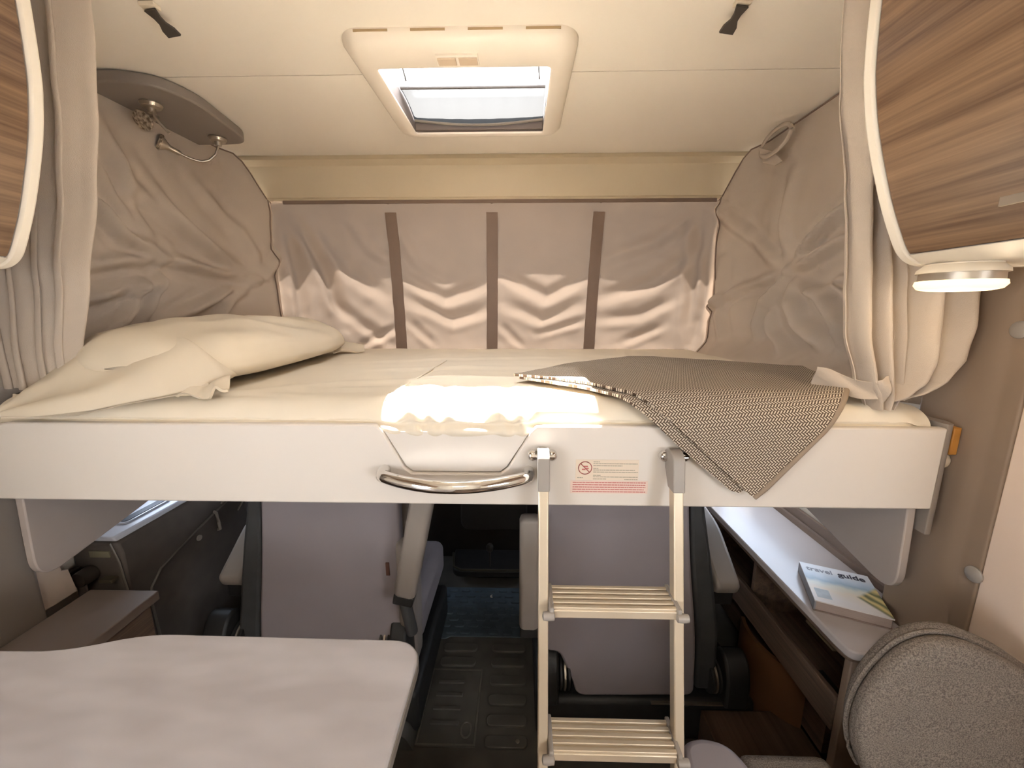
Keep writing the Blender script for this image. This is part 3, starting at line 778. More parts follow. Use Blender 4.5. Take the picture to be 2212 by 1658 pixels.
# gathered drape on the left
hl = empty('gathered_curtain', (-1.05, 0.84, 1.03), 'gathered greige curtain hanging in pleats beside the ceiling locker on the left', 'curtain', 'gathered curtains')
ED = [(1.0, -1.08), (1.19, -1.065), (1.37, -1.015), (1.55, -0.96), (1.72, -0.925), (1.88, -0.905), (2.0, -0.90)]
def gl(u, v):
    z = 1.112 + 0.886 * v
    xr = lerp_tab(ED, z); xl = -1.325
    x = xl + (xr - xl) * u
    ph = u * 5.2 * 2 * math.pi + 0.5 * math.sin(z * 5)
    am = 0.024 * (0.75 + 0.25 * math.sin(u * 9 + z * 3))
    s = math.sin(ph); p = math.copysign(abs(s) ** 0.75, s)
    x += 0.014 * math.sin(2 * ph)
    return Vector((x, 0.925 - 0.02 * u + am * p + 0.006 * noise.noise(Vector((u * 8, z * 3, 2))), z))
obj('cloth', grid(gl, 200, 60, 0.002), CURT, hl, smooth=80)
# gathered drape on the right, tied at the bed
hr = empty('gathered_curtain', (0.80, 0.86, 1.08), 'gathered greige curtain tied low beside the bed end under the lit downlight', 'curtain', 'gathered curtains')
EL = [(1.07, 0.775), (1.10, 0.765), (1.15, 0.735), (1.25, 0.70), (1.37, 0.685), (1.45, 0.676), (1.55, 0.66), (1.70, 0.628), (1.86, 0.610), (2.0, 0.607)]
ER = [(1.07, 0.81), (1.12, 0.825), (1.22, 0.815), (1.35, 0.79), (1.45, 0.77), (1.6, 0.76), (2.0, 0.76)]
def gr(u, v):
    z = 1.085 + 0.913 * v
    xl = lerp_tab(EL, z); xr = lerp_tab(ER, z)
    x = xl + (xr - xl) * u
    ph = u * 2.6 * 2 * math.pi + 0.8 + 0.6 * math.sin(z * 4)
    s = math.sin(ph)
    return Vector((x, 0.865 + 0.02 * math.copysign(abs(s) ** 0.8, s) + 0.006 * noise.noise(Vector((u * 6, z * 5, 3))), z))
obj('front_band', grid(gr, 110, 70, 0.002), CURT, hr, smooth=80)
def gd(u, v):
    # swooping part: hangs under the locker against the pillar, swept to the tie at lower left
    top = Vector((0.775 + 0.185 * u, 0.845, 1.56))
    q = [Vector((0.795 + 0.005 * u, 0.845, 1.36)), Vector((0.81 + 0.03 * u, 0.84, 1.22))]
    rt = [(1.56, 0.960), (1.36, 0.958), (1.27, 0.956), (1.20, 0.945), (1.155, 0.915), (1.125, 0.87), (1.11, 0.825)]
    lf = [(1.56, 0.775), (1.36, 0.79), (1.25, 0.800), (1.18, 0.802), (1.14, 0.800), (1.12, 0.797), (1.105, 0.795)]
    s = v * 6; i = min(5, int(s)); f = s - i
    pr = Vector((rt[i][1] + (rt[i + 1][1] - rt[i][1]) * f, 0, rt[i][0] + (rt[i + 1][0] - rt[i][0]) * f))
    pl = Vector((lf[i][1] + (lf[i + 1][1] - lf[i][1]) * f, 0, lf[i][0] + (lf[i + 1][0] - lf[i][0]) * f))
    p = pl.lerp(pr, u)
    ph = u * 2.2 * 2 * math.pi + 1.0 - v * 1.5
    p.y = 0.858 + (0.022 * (1 - 0.4 * v)) * math.sin(ph) - 0.022 * math.sin(math.pi * u) * math.sin(math.pi * v) + 0.008 * noise.noise(Vector((u * 5, v * 6, 6)))
    return p
obj('swept_fold', grid(gd, 90, 70, 0.002), CURT, hr, smooth=80)
tb = [at(1757, 828, 'y', 0.93), at(1800, 838, 'y', 0.90), at(1850, 848, 'y', 0.868), at(1895, 852, 'y', 0.846), at(1915, 856, 'y', 0.842)]
def tie(u, v):
    s = u * 4; i = min(3, int(s)); f = s - i
    p = tb[i].lerp(tb[i + 1], f)
    return p + Vector((0, 0.006 * math.sin(u * 9 + v * 5), (v - .5) * (0.058 - 0.018 * math.sin(u * 3)) + 0.012 + .004 * math.sin(u * 8)))
obj('tieback', grid(tie, 40, 12, 0.003), CURT, hr, smooth=70)

# ------------------------------------------------------------------ ceiling lockers
def locker(sgn, label, dx=0.0):
    # profile in x,z (aisle side), wall side at the wall
    prof = [(2.0, 0.70), (1.90, 0.701), (1.79, 0.703), (1.70, 0.708), (1.656, 0.714), (1.586, 0.731), (1.49, 0.766), (1.428, 0.795), (1.395, 0.815), (1.378, 0.84), (1.374, 0.87)]
    fine = []
    for k in range(len(prof) - 1):
        p0 = prof[max(0, k - 1)]; p1 = prof[k]; p2 = prof[k + 1]; p3 = prof[min(len(prof) - 1, k + 2)]
        for q in range(4):
            t = q / 4
            fine.append(tuple(0.5 * (2 * b_ + (c_ - a_) * t + (2 * a_ - 5 * b_ + 4 * c_ - d_) * t * t + (3 * b_ - a_ - 3 * c_ + d_) * t ** 3) for a_, b_, c_, d_ in zip(p0, p1, p2, p3)))
    prof = fine + [prof[-1]]
    X0 = -0.145; xw = 1.058 if sgn > 0 else -1.348
    def X(o): return X0 + sgn * (o + dx)
    root = empty('ceiling_locker', (X(0.95), 0.0, 1.374), label, 'locker', 'ceiling lockers')
    ye, yb = 0.75, -0.9
    # end panel with a proud cream rim
    pts = [(X(o), z) for z, o in prof] + [(xw, 1.374), (xw, 1.9985)]
    pts[0] = (pts[0][0], 1.9985)
    obj('end_panel', prism(pts, 'y', ye - 0.02, ye), CREAM, root, 0.004)
    # body just inside
    ins = [(X(o + 0.014), max(z, 1.386)) for z, o in prof if z > 1.40] + [(X(0.83), 1.386), (xw, 1.386), (xw, 1.9985)]
    ins[0] = (ins[0][0], 1.9985)
    obj('body', prism(ins, 'y', yb, ye - 0.02), CREAM, root)
    # bottom rail strip of cream
    # doors of curved wood
    dz = [(z, o) for z, o in prof if z >= 1.395]
    def door(y0, y1):
        o_ = [(X(o + 0.003), z - (0.03 if z > 1.98 else 0)) for z, o in dz]
        i_ = [(X(o + 0.0135), z - (0.03 if z > 1.98 else 0)) for z, o in dz][::-1]
        d = obj('door', prism(o_ + i_, 'y', y0, y1), LOCKW, root, 0.0015, smooth=30)
        yc = 0.56 if y1 > 0.5 else (y0 + y1) / 2
        # flat bar handle standing off the door
        bm = BM(); zc = 1.437; oc = 0.790
        box(bm, min(X(oc - 0.022), X(oc - 0.026)), max(X(oc - 0.022), X(oc - 0.026)), yc - 0.145, yc + 0.0, zc - 0.006, zc + 0.006)
        for yy in (yc - 0.11, yc - 0.03):
            box(bm, min(X(oc - 0.0225), X(oc + 0.003)), max(X(oc - 0.0225), X(oc + 0.003)), yy - 0.004, yy + 0.004, zc - 0.004, zc + 0.004)
        if y1 > 0.5: obj('handle', bm, SATIN, d, 0.001)
        return d
    door(-0.05, ye - 0.023); door(-0.88, -0.054)
    lo = [(X(o + 0.003), z) for z, o in prof if 1.376 < z < 1.425] + [(X(0.845), 1.3765), (X(0.845), 1.3865), (X(0.81), 1.40), (X(0.80), 1.42)]
    obj('bottom_rail', prism([(X(0.818), 1.393), (X(0.845), 1.376), (xw, 1.376), (xw, 1.3855), (X(0.85), 1.3855), (X(0.832), 1.393)], 'y', yb, ye - 0.02), CREAM, root, 0.001)
    return root
locker(1, 'wood fronted ceiling locker above the lit downlight on the right')
locker(-1, 'wood fronted ceiling locker above the pleated curtain on the left', -0.024)
# downlight
dl = empty('downlight', (0.737, 0.70, 1.374), 'lit round downlight under the right ceiling locker', 'lamp')
pc = (0.737, 0.70)
obj('mount', lathe([(0.046, 1.3755), (0.046, 1.3735), (0.054, 1.366), (0.055, 1.360), (0.047, 1.360)], (pc[0], pc[1], 0), 36), WHITEP, dl)
obj('ring', lathe([(0.047, 1.3615), (0.0505, 1.3605), (0.051, 1.348), (0.047, 1.348)], (pc[0], pc[1], 0), 36), SATIN, dl)
obj('diffuser', lathe([(0.046, 1.349), (0.0535, 1.3475), (0.055, 1.341), (0.050, 1.334), (0.038, 1.331), (0.02, 1.330), (0.001, 1.3295)], (pc[0], pc[1], 0), 36), LAMPG, dl, smooth=60)
l = light('downlight_bulb', 'POINT', (pc[0], pc[1], 1.30), 0.35, (1.0, 0.80, 0.55), size=0.03)

# ------------------------------------------------------------------ roof hatch
hat = empty('roof_hatch', (-0.165, 1.44, 1.96), 'ivory framed square roof hatch with bright sky and half drawn blind', 'roof hatch')
def rrect(cx, cy, hx, hy, r, n=8):
    out = []
    for (sx, sy, a0) in ((1, 1, 0), (-1, 1, 90), (-1, -1, 180), (1, -1, 270)):
        for k in range(n + 1):
            a = R(a0 + 90 * k / n); out.append((cx + sx * (hx - r) + r * math.cos(a), cy + sy * (hy - r) + r * math.sin(a)))
    return out
def rings(loops):
    bm = BM(); rs = [[bm.verts.new((x, y, z)) for x, y in pts] for pts, z in loops]
    for a, b in zip(rs, rs[1:]):
        m = len(a)
        for k in range(m): bm.faces.new((a[k], a[(k + 1) % m], b[(k + 1) % m], b[k]))
    return bm
hcx, hcy = -0.165, 1.435
loops = [(rrect(hcx, hcy, .313, .300, .06), 2.0), (rrect(hcx, hcy, .312, .299, .06), 1.990), (rrect(hcx, hcy, .300, .287, .055), 1.977), (rrect(hcx, hcy, .275, .262, .04), 1.968),
         (rrect(hcx, 1.465, .252, .222, .02), 1.966), (rrect(hcx, 1.465, .246, .212, .012), 1.970), (rrect(hcx, 1.465, .2455, .2105, .010), 1.976)]
obj('frame', rings(loops), HATCHP, hat, smooth=50)
obj('shaft', rings([(rrect(hcx, 1.465, .2457, .2107, .010), 1.9755), (rrect(hcx, 1.465, .2465, .2115, .010), 2.005), (rrect(hcx, 1.465, .2485, .2175, .012), 2.10), (rrect(hcx, 1.465, .27, .24, .012), 2.10), (rrect(hcx, 1.465, .27, .24, .012), 2.045)]), mat('hatch_taupe', (118, 106, 98), .7), hat)  # shaft walls in plain taupe, darker than the ivory frame
obj('pane', bx(hcx - .26, hcx + .26, 1.225, 1.705, 2.115, 2.121), PANE, hat)
for k in range(4):
    x = -0.385 + k * 0.146
    obj('vent_slot', bx(x - 0.044, x + 0.044, 1.1345, 1.1368, 1.991, 1.9965), mat('tan_slot', (186, 160, 122), .6), hat)
cb = obj('blind_catch', bx(-0.232, -0.118, 1.185, 1.232, 1.9605, 1.970), HATCHP, hat, 0.002)
for x in (-0.203, -0.146):
    obj('catch_button', bx(x - .025, x + .025, 1.191, 1.222, 1.9575, 1.962), mat('beige_button', (214, 192, 166), 0.5), cb, 0.002)
def blind(u, v):
    x = hcx + (u - .5) * 0.488
    y = 1.475 + 0.187 * v
    z = 2.03 + 0.010 * math.sin(math.pi * v) - 0.024 * v - 0.016 * math.sin(math.pi * u) * (v ** 3)
    return Vector((x, y, z + .004 * math.sin(u * 40) * (1 - v)))
obj('blind_cloth', grid(blind, 40, 14), MESHB, hat, smooth=70)
obj('blind_bar', tube([(hcx - .243, 1.473, 2.03), (hcx + .243, 1.473, 2.03)], 0.005, 8), mat('grey_bar', (90, 86, 82), .6), hat)
for sx in (-1, 1):
    obj('lid_stay', tube([(hcx + sx * .205, 1.26, 2.09), (hcx + sx * .222, 1.47, 2.05)], 0.0025, 8), mat('grey_bar', (90, 86, 82), .6), hat)
def roll(u, v):
    x = hcx + (u - .5) * 0.486; sg = 0.017 * math.sin(math.pi * u)
    a = v * math.pi
    return Vector((x, 1.655 + 0.007 * math.sin(a * 2), 2.016 - sg - 0.010 * v))
obj('gathered_blind', grid(roll, 30, 10, 0.002), mat('white_blind_cloth', (150, 142, 132), 0.8), hat, smooth=70)
obj('blind_cassette', bx(hcx - .245, hcx + .245, 1.664, 1.674, 1.980, 2.034), mat('hatch_taupe', (118, 106, 98), .7), hat, 0.002)

# ceiling clips
for px, py, s, lab in ((322, 12, 1, 'dark plastic clip on the ceiling near the left pleated curtain'), (1605, 4, -1, 'dark plastic clip on the ceiling near the right ceiling locker')):
    p = at(px, py, 'z', 1.995)
    c = empty('ceiling_clip', (p.x, p.y, 1.9985), lab, 'clip', 'ceiling clips')
    obj('base_plate', bx(p.x - .018, p.x + .018, p.y - .01, p.y + .012, 1.990, 1.9988), WHITEP, c, 0.001)
    pts = [(-.015, 0), (.015, 0), (.009, .018), (.009, .03), (.017, .044), (.018, .06), (-.018, .06), (-.017, .044), (-.009, .03), (-.009, .018)]
    bm = prism([(p.x + q[0], p.y + q[1]) for q in pts], 'z', 1.984, 1.990)
    bmesh.ops.rotate(bm, verts=bm.verts[:], cent=Vector((p.x, p.y, 1.988)), matrix=Matrix.Rotation(R(-22), 3, 'X') @ Matrix.Rotation(R(-8 * s), 3, 'Z'))
    obj('buckle', bm, mat('brown_black_plastic', (74, 66, 58), 0.5), c, 0.001)

# spotlight board in the ceiling corner with two gooseneck reading lamps
bpts = rpoly([(-1.345, 1.285), (-1.20, 1.285), (-1.105, 1.315), (-1.065, 1.42), (-1.10, 1.685), (-1.13, 1.735), (-1.21, 1.745), (-1.345, 1.745)], [0, .04, .08, .12, .03, .03, .01, 0], 8)
o = obj('spotlight_board', prism(bpts, 'z', 1.964, 1.9985), GREYP, bevel=0.006, seg=3)
tagp(o, 'taupe curved board fixed in the ceiling corner above the left side curtain', 'board')
def lamp(base, neck, head_at, hd, label, glass):
    g = empty('reading_lamp', (base[0], base[1], 1.964), label, 'reading lamp', 'gooseneck reading lamps')
    obj('rosette', lathe([(0.030, 1.9635), (0.031, 1.960), (0.026, 1.951), (0.012, 1.948), (0.011, 1.934), (0.004, 1.933)], (base[0], base[1], 0), 24), SATIN, g, smooth=40)
    obj('gooseneck', tube(neck, 0.0042, 10), SATIN, g, smooth=60)
    d = Vector(hd).normalized(); c = Vector(head_at)
    rot = d.to_track_quat('Z', 'Y').to_matrix()
    bm = lathe([(0.006, -0.045), (0.009, -0.04), (0.009, -0.012), (0.016, 0.0), (0.026, 0.012), (0.027, 0.018)], (0, 0, 0), 24)
    bmesh.ops.rotate(bm, verts=bm.verts[:], cent=(0, 0, 0), matrix=rot); bmesh.ops.translate(bm, verts=bm.verts[:], vec=c)
    h = obj('lamp_head', bm, SATIN, g, smooth=45)
    bm = lathe([(0.029, 0.012), (0.031, 0.016), (0.030, 0.022), (0.018, 0.024), (0.001, 0.0245)], (0, 0, 0), 24)
    bmesh.ops.rotate(bm, verts=bm.verts[:], cent=(0, 0, 0), matrix=rot); bmesh.ops.translate(bm, verts=bm.verts[:], vec=c)
    obj('lens', bm, mat('faceted_lens', (220, 205, 185), 0.15, metal=0.5, rgb2=(130, 115, 98), vscale=120), h, smooth=30)
    return g
n1 = [at(x, y, 'y', yy) for x, y, yy in ((326, 226, 1.41), (329, 236, 1.408), (334, 252, 1.40), (345, 266, 1.41), (366, 288, 1.42), (362, 284, 1.43))]
lamp((n1[0].x, n1[0].y), n1[:5], at(318, 258, 'y', 1.43), (-0.1, -0.8, -0.45), 'small chrome reading lamp facing the room on the board corner nearest the curtain', 1)
nk = [at(x, y, 'y', yy) for x, y, yy in ((470, 300, 1.675), (471, 318, 1.673), (466, 334, 1.665), (452, 346, 1.655), (436, 349, 1.64), (420, 345, 1.625), (402, 338, 1.605), (392, 333, 1.595))]
lamp((nk[0].x, nk[0].y), nk, nk[-1] + Vector((-0.03, -0.03, 0.018)), (-0.6, -0.6, 0.35), 'chrome reading lamp with long bent neck at the far tip of the board', 0)

# ------------------------------------------------------------------ cab seats
def seat(sgn, label):
    X0 = -0.145
    def X(o): return X0 + sgn * o
    root = empty('captain_chair', (X(0.50), 1.25, -0.14), label, 'seat', 'cab seats seen from behind')
    def P(pts): return [(X(a), z) for a, z in pts]
    back = rpoly([(0.222, 0.85), (0.640, 0.85), (0.668, 0.56), (0.712, 0.26), (0.722, 0.045), (0.335, 0.035), (0.318, 0.10), (0.272, 0.205), (0.232, 0.205), (0.228, 0.42)], [0, 0, .1, .1, .03, .03, .03, .03, .02, .1], 6)
    obj('back_panel', prism(P(back), 'y', 1.10, 1.135), SEATV, root, 0.014, 3, smooth=50)
    cush = rpoly([(0.205, 0.872), (0.675, 0.872), (0.735, 0.56), (0.785, 0.28), (0.80, 0.05), (0.215, 0.05), (0.205, 0.42)], [.06, .06, .1, .1, .04, .04, .1], 6)
    obj('side_bolster', prism(P([(0.648, 0.86), (0.672, 0.86), (0.735, 0.56), (0.785, 0.28), (0.795, 0.06), (0.728, 0.06), (0.718, 0.26), (0.672, 0.56)]), 'y', 1.108, 1.19), SEATD, root, 0.012, 3)
    obj('backrest', prism(P(cush), 'y', 1.15, 1.27), SEATL, root, 0.03, 4, smooth=60)
    obj('seat_cushion', bx(min(X(.22), X(.80)), max(X(.22), X(.80)), 1.26, 1.72, 0.06, 0.22), SEATV, root, 0.04, 4)
    for o_, w_ in ((0.245, 0.055), (0.845, 0.075)):
        bm = BM()
        pr = [(0.058 * math.cos(R(a)) * 1.0, 0.095 * math.sin(R(a))) for a in range(0, 181, 15)]
        dz = 0.0 if sgn > 0 else 0.115
        poly = [(1.125 + q[0], 0.105 + dz + q[1]) for q in pr] + [(1.067, 0.03), (1.183, 0.03)]
        prism(poly, 'x', min(X(o_ - w_ / 2), X(o_ + w_ / 2)), max(X(o_ - w_ / 2), X(o_ + w_ / 2)), bm)
        rcv = obj('recliner_cover', bm, DARK, root, 0.008, 2)
        for k in range(3):
            off = (0.012 + k * 0.016) if o_ < .5 else -(0.012 + k * 0.016)
            xx = X(o_ + math.copysign(w_ / 2, off) + off * .8)
            q = obj('recliner_gear', lathe([(0.05, -0.005), (0.056, -0.003), (0.056, 0.003), (0.05, 0.005)], (xx, 1.135, 0.10 + dz), 20, 'x'), SATIN if k == 1 else DARK, rcv)
    # pedestal
    obj('seat_base', bx(min(X(.20), X(.93)), max(X(.20), X(.93)), 1.10, 1.66, -0.139, 0.022), DARK, root, 0.02, 3)
    obj('base_rail', bx(min(X(.58), X(.88)), max(X(.58), X(.88)), 1.088, 1.098, 0.0215, 0.027), SATIN, root)
    return root, X
sR, XR = seat(1, 'grey cab seat back behind the ladder')
sL, XL = seat(-1, 'grey cab seat back behind the table')
def slab(path, w, th, wdir):
    return ribbon(path, wdir, w, th)
def armrest(par, cen, ln, w, th, tilt, name='armrest', capm=DARK):
    # box with rounded ends, local z = length
    bm = bx(-w / 2, w / 2, -th / 2, th / 2, -ln / 2, ln / 2)
    bmesh.ops.bevel(bm, geom=bm.edges[:], offset=min(w, th) * .32, segments=3, affect='EDGES', profile=.5)
    mt = Matrix.Translation(Vector(cen)) @ tilt.to_4x4()
    bmesh.ops.transform(bm, matrix=mt, verts=bm.verts[:])
    o = obj(name, bm, SEATL, par, smooth=50)
    bm = bx(-w * .46, w * .46, -th * .46, th * .46, -ln / 2 - 0.024, -ln / 2 + 0.012)
    bmesh.ops.transform(bm, matrix=mt, verts=bm.verts[:])
    obj('armrest_base', bm, capm, o, 0.004)
    return o
def rotm(ax, a): return Matrix.Rotation(R(a), 3, ax)
# raised inner armrests
armrest(sL, (-0.308, 1.03, 0.625), 0.36, 0.066, 0.05, rotm('Y', 13) @ rotm('X', 6))
armrest(sR, (0.029, 1.08, 0.505), 0.40, 0.062, 0.05, rotm('Y', 0) @ rotm('X', 4))
obj('armrest_shell', bx(-0.385, -0.335, 1.075, 1.13, 0.30, 0.60), SEATL, sL, 0.02, 3)
bm = tube([(-0.355, 1.06, 0.42), (-0.345, 1.06, 0.36), (-0.34, 1.07, 0.30)], 0.018, 12); obj('armrest_hinge', bm, SEATD, sL)
# outer armrests, folded down and pointing forwards
for par, sx in ((sR, 1), (sL, -1)):
    X0 = -0.145
    ax0, ax1 = X0 + sx * 0.775, X0 + sx * 0.855
    bm = prism(rpoly([(1.13, 0.43), (1.30, 0.55), (1.62, 0.60), (1.62, 0.53), (1.34, 0.46), (1.15, 0.385)], [.02, .05, .02, .02, .05, .02]), 'x', min(ax0, ax1), max(ax0, ax1))
    o = obj('armrest', bm, SEATL, par, 0.012, 3)
    obj('armrest_base', bx(min(ax0, ax1) + .008, max(ax0, ax1) - .008, 1.16, 1.22, 0.34, 0.40), DARK, o, 0.005)
# red tag and label
p = at(838, 1228, 'y', 1.099)
obj('fabric_tag', bx(p.x - .006, p.x + .005, 1.0965, 1.102, p.z - .022, p.z + .022), mat('brown_red_tag', (96, 62, 50), 0.7), sL)
obj('care_label', bx(0.489, 0.505, 1.094, 1.102, 0.16, 0.36), mat('pale_label', (176, 168, 164), 0.7), sR)

# ------------------------------------------------------------------ cab: left door, ledge, pillar bits
door = empty('door_1', (-1.27, 1.3, -0.139), kind='structure')
dp = prism([(-1.345, -0.139), (-1.20, -0.139), (-1.19, 0.40), (-1.19, 0.58), (-1.20, 0.622), (-1.345, 0.622)], 'y', 1.032, 1.56)
obj('door_body', dp, DOORD, door, 0.012, 3)
sl = obj('sill', prism([(-1.345, 0.6225), (-1.198, 0.6225), (-1.208, 0.636), (-1.345, 0.644)], 'y', 1.034, 1.56), SILL, door, 0.004)
vr = rrect(-1.255, 1.185, 0.020, 0.085, 0.016)
bm = prism([(x, y) for x, y in vr], 'z', 0.638, 0.6435); obj('vent_surround', bm, mat('pale_silver', (190, 192, 200), 0.3, metal=.4), sl, 0.001)
vr = rrect(-1.255, 1.185, 0.013, 0.075, 0.011)
bm = prism(vr, 'z', 0.6425, 0.645); obj('vent_grille', bm, mat('blue_black_grille', (28, 28, 44), 0.5), sl)
# armrest pocket line, handle, pull
ln = [(1.10, 0.20), (1.092, 0.36), (1.10, 0.42), (1.14, 0.46), (1.30, 0.505), (1.54, 0.56)]
dl_ = rpoly(ln, [0, .05, .05, .05, 0, 0], 6)
obj('pocket_edge', tube([(-1.1885, y, z) for y, z in ln], 0.004, 8), mat('dark_grey_edge', (120, 112, 104), 0.4), door)
hp = obj('door_pull', tube([(-1.195, 1.385, 0.53), (-1.178, 1.38, 0.525), (-1.174, 1.38, 0.49), (-1.176, 1.385, 0.455), (-1.19, 1.39, 0.45)], 0.0055, 8), mat('mid_grey_plastic', (170, 160, 148), 0.4), door)
obj('handle_bezel', tube([(-1.187, 1.42, 0.545), (-1.187, 1.52, 0.565), (-1.187, 1.545, 0.55), (-1.187, 1.54, 0.50), (-1.187, 1.50, 0.472)], 0.0035, 8), mat('mid_grey_plastic', (170, 160, 148), 0.4), door)
obj('lock_stud', lathe([(0.003, 0.006), (0.010, 0.005), (0.011, 0)], (-1.190, 1.30, 0.47), 12, 'x'), mat('mid_grey_plastic', (170, 160, 148), 0.4), door)
obj('type_label', bx(-1.283, -1.222, 1.0285, 1.0325, 0.574, 0.594), mat('olive_label', (142, 136, 112), 0.5), door)
obj('door_seam', tube([(-1.213, 1.029, 0.62), (-1.196, 1.029, 0.56), (-1.188, 1.029, 0.48), (-1.182, 1.029, 0.34)], 0.003, 6), mat('dark_grey_edge', (120, 112, 104), 0.4), door)
# belt reel on the pillar
br = empty('belt_reel', (-1.29, 1.01, 0.45), 'dark seat belt reel on the pillar behind the cab door', 'belt reel')
obj('reel_drum', lathe([(0.01, 0.985), (0.022, 0.988), (0.024, 1.0), (0.024, 1.028)], (-1.285, 0, 0.525), 16, 'y'), mat('warm_black', (58, 50, 42), .4), br)
obj('belt', bx(-1.300, -1.272, 0.994, 1.0, 0.43, 0.52), mat('warm_grey_belt', (96, 84, 76), .6), br, 0.002)
obj('bracket', bx(-1.335, -1.315, 0.99, 1.028, 0.50, 0.545), mat('warm_black', (58, 50, 42), .4), br, 0.003)
obj('buckle', bx(-1.245, -1.205, 1.005, 1.028, 0.505, 0.515), mat('olive_black', (84, 76, 60), .4), br, 0.002)
# cream stepped pillar trim
tp = [(0.888, 0.70), (0.93, 0.70), (0.93, 0.645), (0.945, 0.645), (0.95, 0.585), (0.965, 0.58), (0.975, 0.505), (0.888, 0.505)]
structure(obj('trim_2', prism(tp, 'x', -1.285, -1.275), mat('pinkish_cream_trim', (226, 208, 192), .5)))
# entry ledge
ldg = empty('ledge', (-1.15, 0.8, 0.0), 'low taupe ledge with square edge beside the left pillar', 'ledge')
obj('top_board', bx(-1.247, -1.045, 0.62, 0.985, 0.474, 0.502), mat('taupe_ledge_foil', (142, 126, 116), 0.45, var=.04), ldg, 0.003)
obj('side_panel', bx(-1.24, -1.062, 0.63, 0.97, 0.0, 0.473), WALN, ldg, 0.002)
# grey cab curtain gathered at the left windscreen pillar
def cc(u, v): return Vector((-1.34 + 0.45 * u, 1.665 + 0.012 * math.sin(u * 30), -0.10 + 0.97 * v))
cq = obj('cab_curtain', grid(cc, 60, 8, 0.003), mat('grey_cab_cloth', (150, 142, 140), .9), smooth=70)
tagp(cq, 'grey cab curtain hanging between the cab door and the left seat', 'curtain')
# dashboard and lower console
ds = empty('dashboard', (-0.145, 2.2, -0.139), 'dark dashboard with cup holder tray at the far end of the cab', 'dashboard')
obj('dash_body', prism(rpoly([(1.985, 0.883), (2.0, 0.55), (2.03, 0.2), (2.10, -0.139), (2.66, -0.139), (2.66, 0.883)], [.01, .1, .1, 0, 0, 0]), 'x', -1.30, 1.01), CONSOLE, ds)
obj('cup_tray', prism(rpoly([(-0.36, 1.84), (0.06, 1.84), (0.08, 2.03), (-0.37, 2.03)], [.06, .06, 0, 0]), 'z', -0.085, -0.045), DARK, ds, 0.008)
obj('tray_lip', tube([(-0.37, 1.97, -0.03), (-0.35, 1.86, -0.035), (-0.31, 1.838, -0.038), (0.02, 1.838, -0.038), (0.055, 1.86, -0.035), (0.07, 1.97, -0.03)], 0.006, 8), mat('dark_olive_edge', (72, 66, 52), .35), ds)
obj('centre_stack', prism(rpoly([(-0.31, 0.86), (0.03, 0.86), (0.04, 0.1), (-0.33, 0.1)], [.02, .02, .06, .06]), 'y', 1.985, 2.06), CONSOLE, ds, 0.01)
obj('gear_knob', lathe([(0.004, 0.0), (0.006, 0.09), (0.017, 0.10), (0.02, 0.12), (0.012, 0.135)], (-0.16, 1.88, -0.05), 14), CONSOLE, ds)
# cab floor mat with oval studs, ribs, access cover
fm = empty('floor_mat', (-0.19, 1.62, -0.139), 'blue black rubber floor mat with rows of studs between the cab seats', 'floor mat')
obj('mat_sheet', prism(rpoly([(-0.40, 1.50), (-0.33, 1.50), (-0.31, 1.515), (0.01, 1.515), (0.01, 1.83), (-0.40, 1.83)], .012), 'z', -0.1395, -0.134), MATR, fm, 0.002)
stud = None; kk = 0
for r_ in range(8):
    for c_ in range(6):
        x = -0.375 + c_ * 0.064 + (0.032 if r_ % 2 else 0); y = 1.535 + r_ * 0.038
        if x > -0.01: continue
        if stud is None:
            bm = prism(rrect(0, 0, 0.022, 0.009, 0.008, 3), 'z', 0, 0.008)
            stud = obj('stud', bm, MATR, None, 0); stud.parent = fm; q = stud
        else:
            q = stud.copy(); COL.objects.link(q)
        q.location = Vector((x, y, -0.1345)) - fm.location
rb = empty('floor_ribs', (-0.1, 1.2, -0.139)); rb['kind'] = 'structure'
rb.name = 'floor_tread'
ribm = None
for (x, y) in [(-0.255, 1.455), (-0.045, 1.455), (-0.255, 1.385), (-0.045, 1.385), (-0.045, 1.305), (-0.045, 1.225), (-0.045, 1.15), (-0.045, 1.08)]:
    if ribm is None:
        ribm = obj('rib', prism(rrect(0, 0, 0.072, 0.020, 0.018, 5), 'z', 0, 0.011), BLACKR, None, 0.002); ribm.parent = rb; q = ribm
    else: q = ribm.copy(); COL.objects.link(q)
    q.location = Vector((x, y, -0.1405)) - rb.location
ac = empty('access_cover', (-0.25, 1.21, -0.139), 'black rectangular access cover with ring pull in the cab floor', 'cover')
obj('cover_plate', bx(-0.345, -0.155, 1.07, 1.345, -0.1395, -0.133), BLACKR, ac, 0.002)
bm = BM()
for a_ in ((-0.351, -0.345, 1.064, 1.351), (-0.155, -0.149, 1.064, 1.351), (-0.345, -0.155, 1.064, 1.07), (-0.345, -0.155, 1.345, 1.351)): box(bm, a_[0], a_[1], a_[2], a_[3], -0.1395, -0.1325)
obj('cover_frame', bm, mat('worn_dark_edge', (120, 116, 106), .4), ac)
rg = [(-0.185 + 0.018 * math.cos(R(a)), 1.115 + 0.026 * math.sin(R(a)), -0.131) for a in range(0, 361, 20)]
obj('ring_pull', tube(rg, 0.003, 6), mat('worn_dark_edge', (120, 116, 106), .4), ac)
for k in range(4):
    obj('cover_rib', bx(-0.315, -0.215, 1.13 + k * .052, 1.142 + k * .052, -0.1335, -0.127), BLACKR, ac, 0.001)
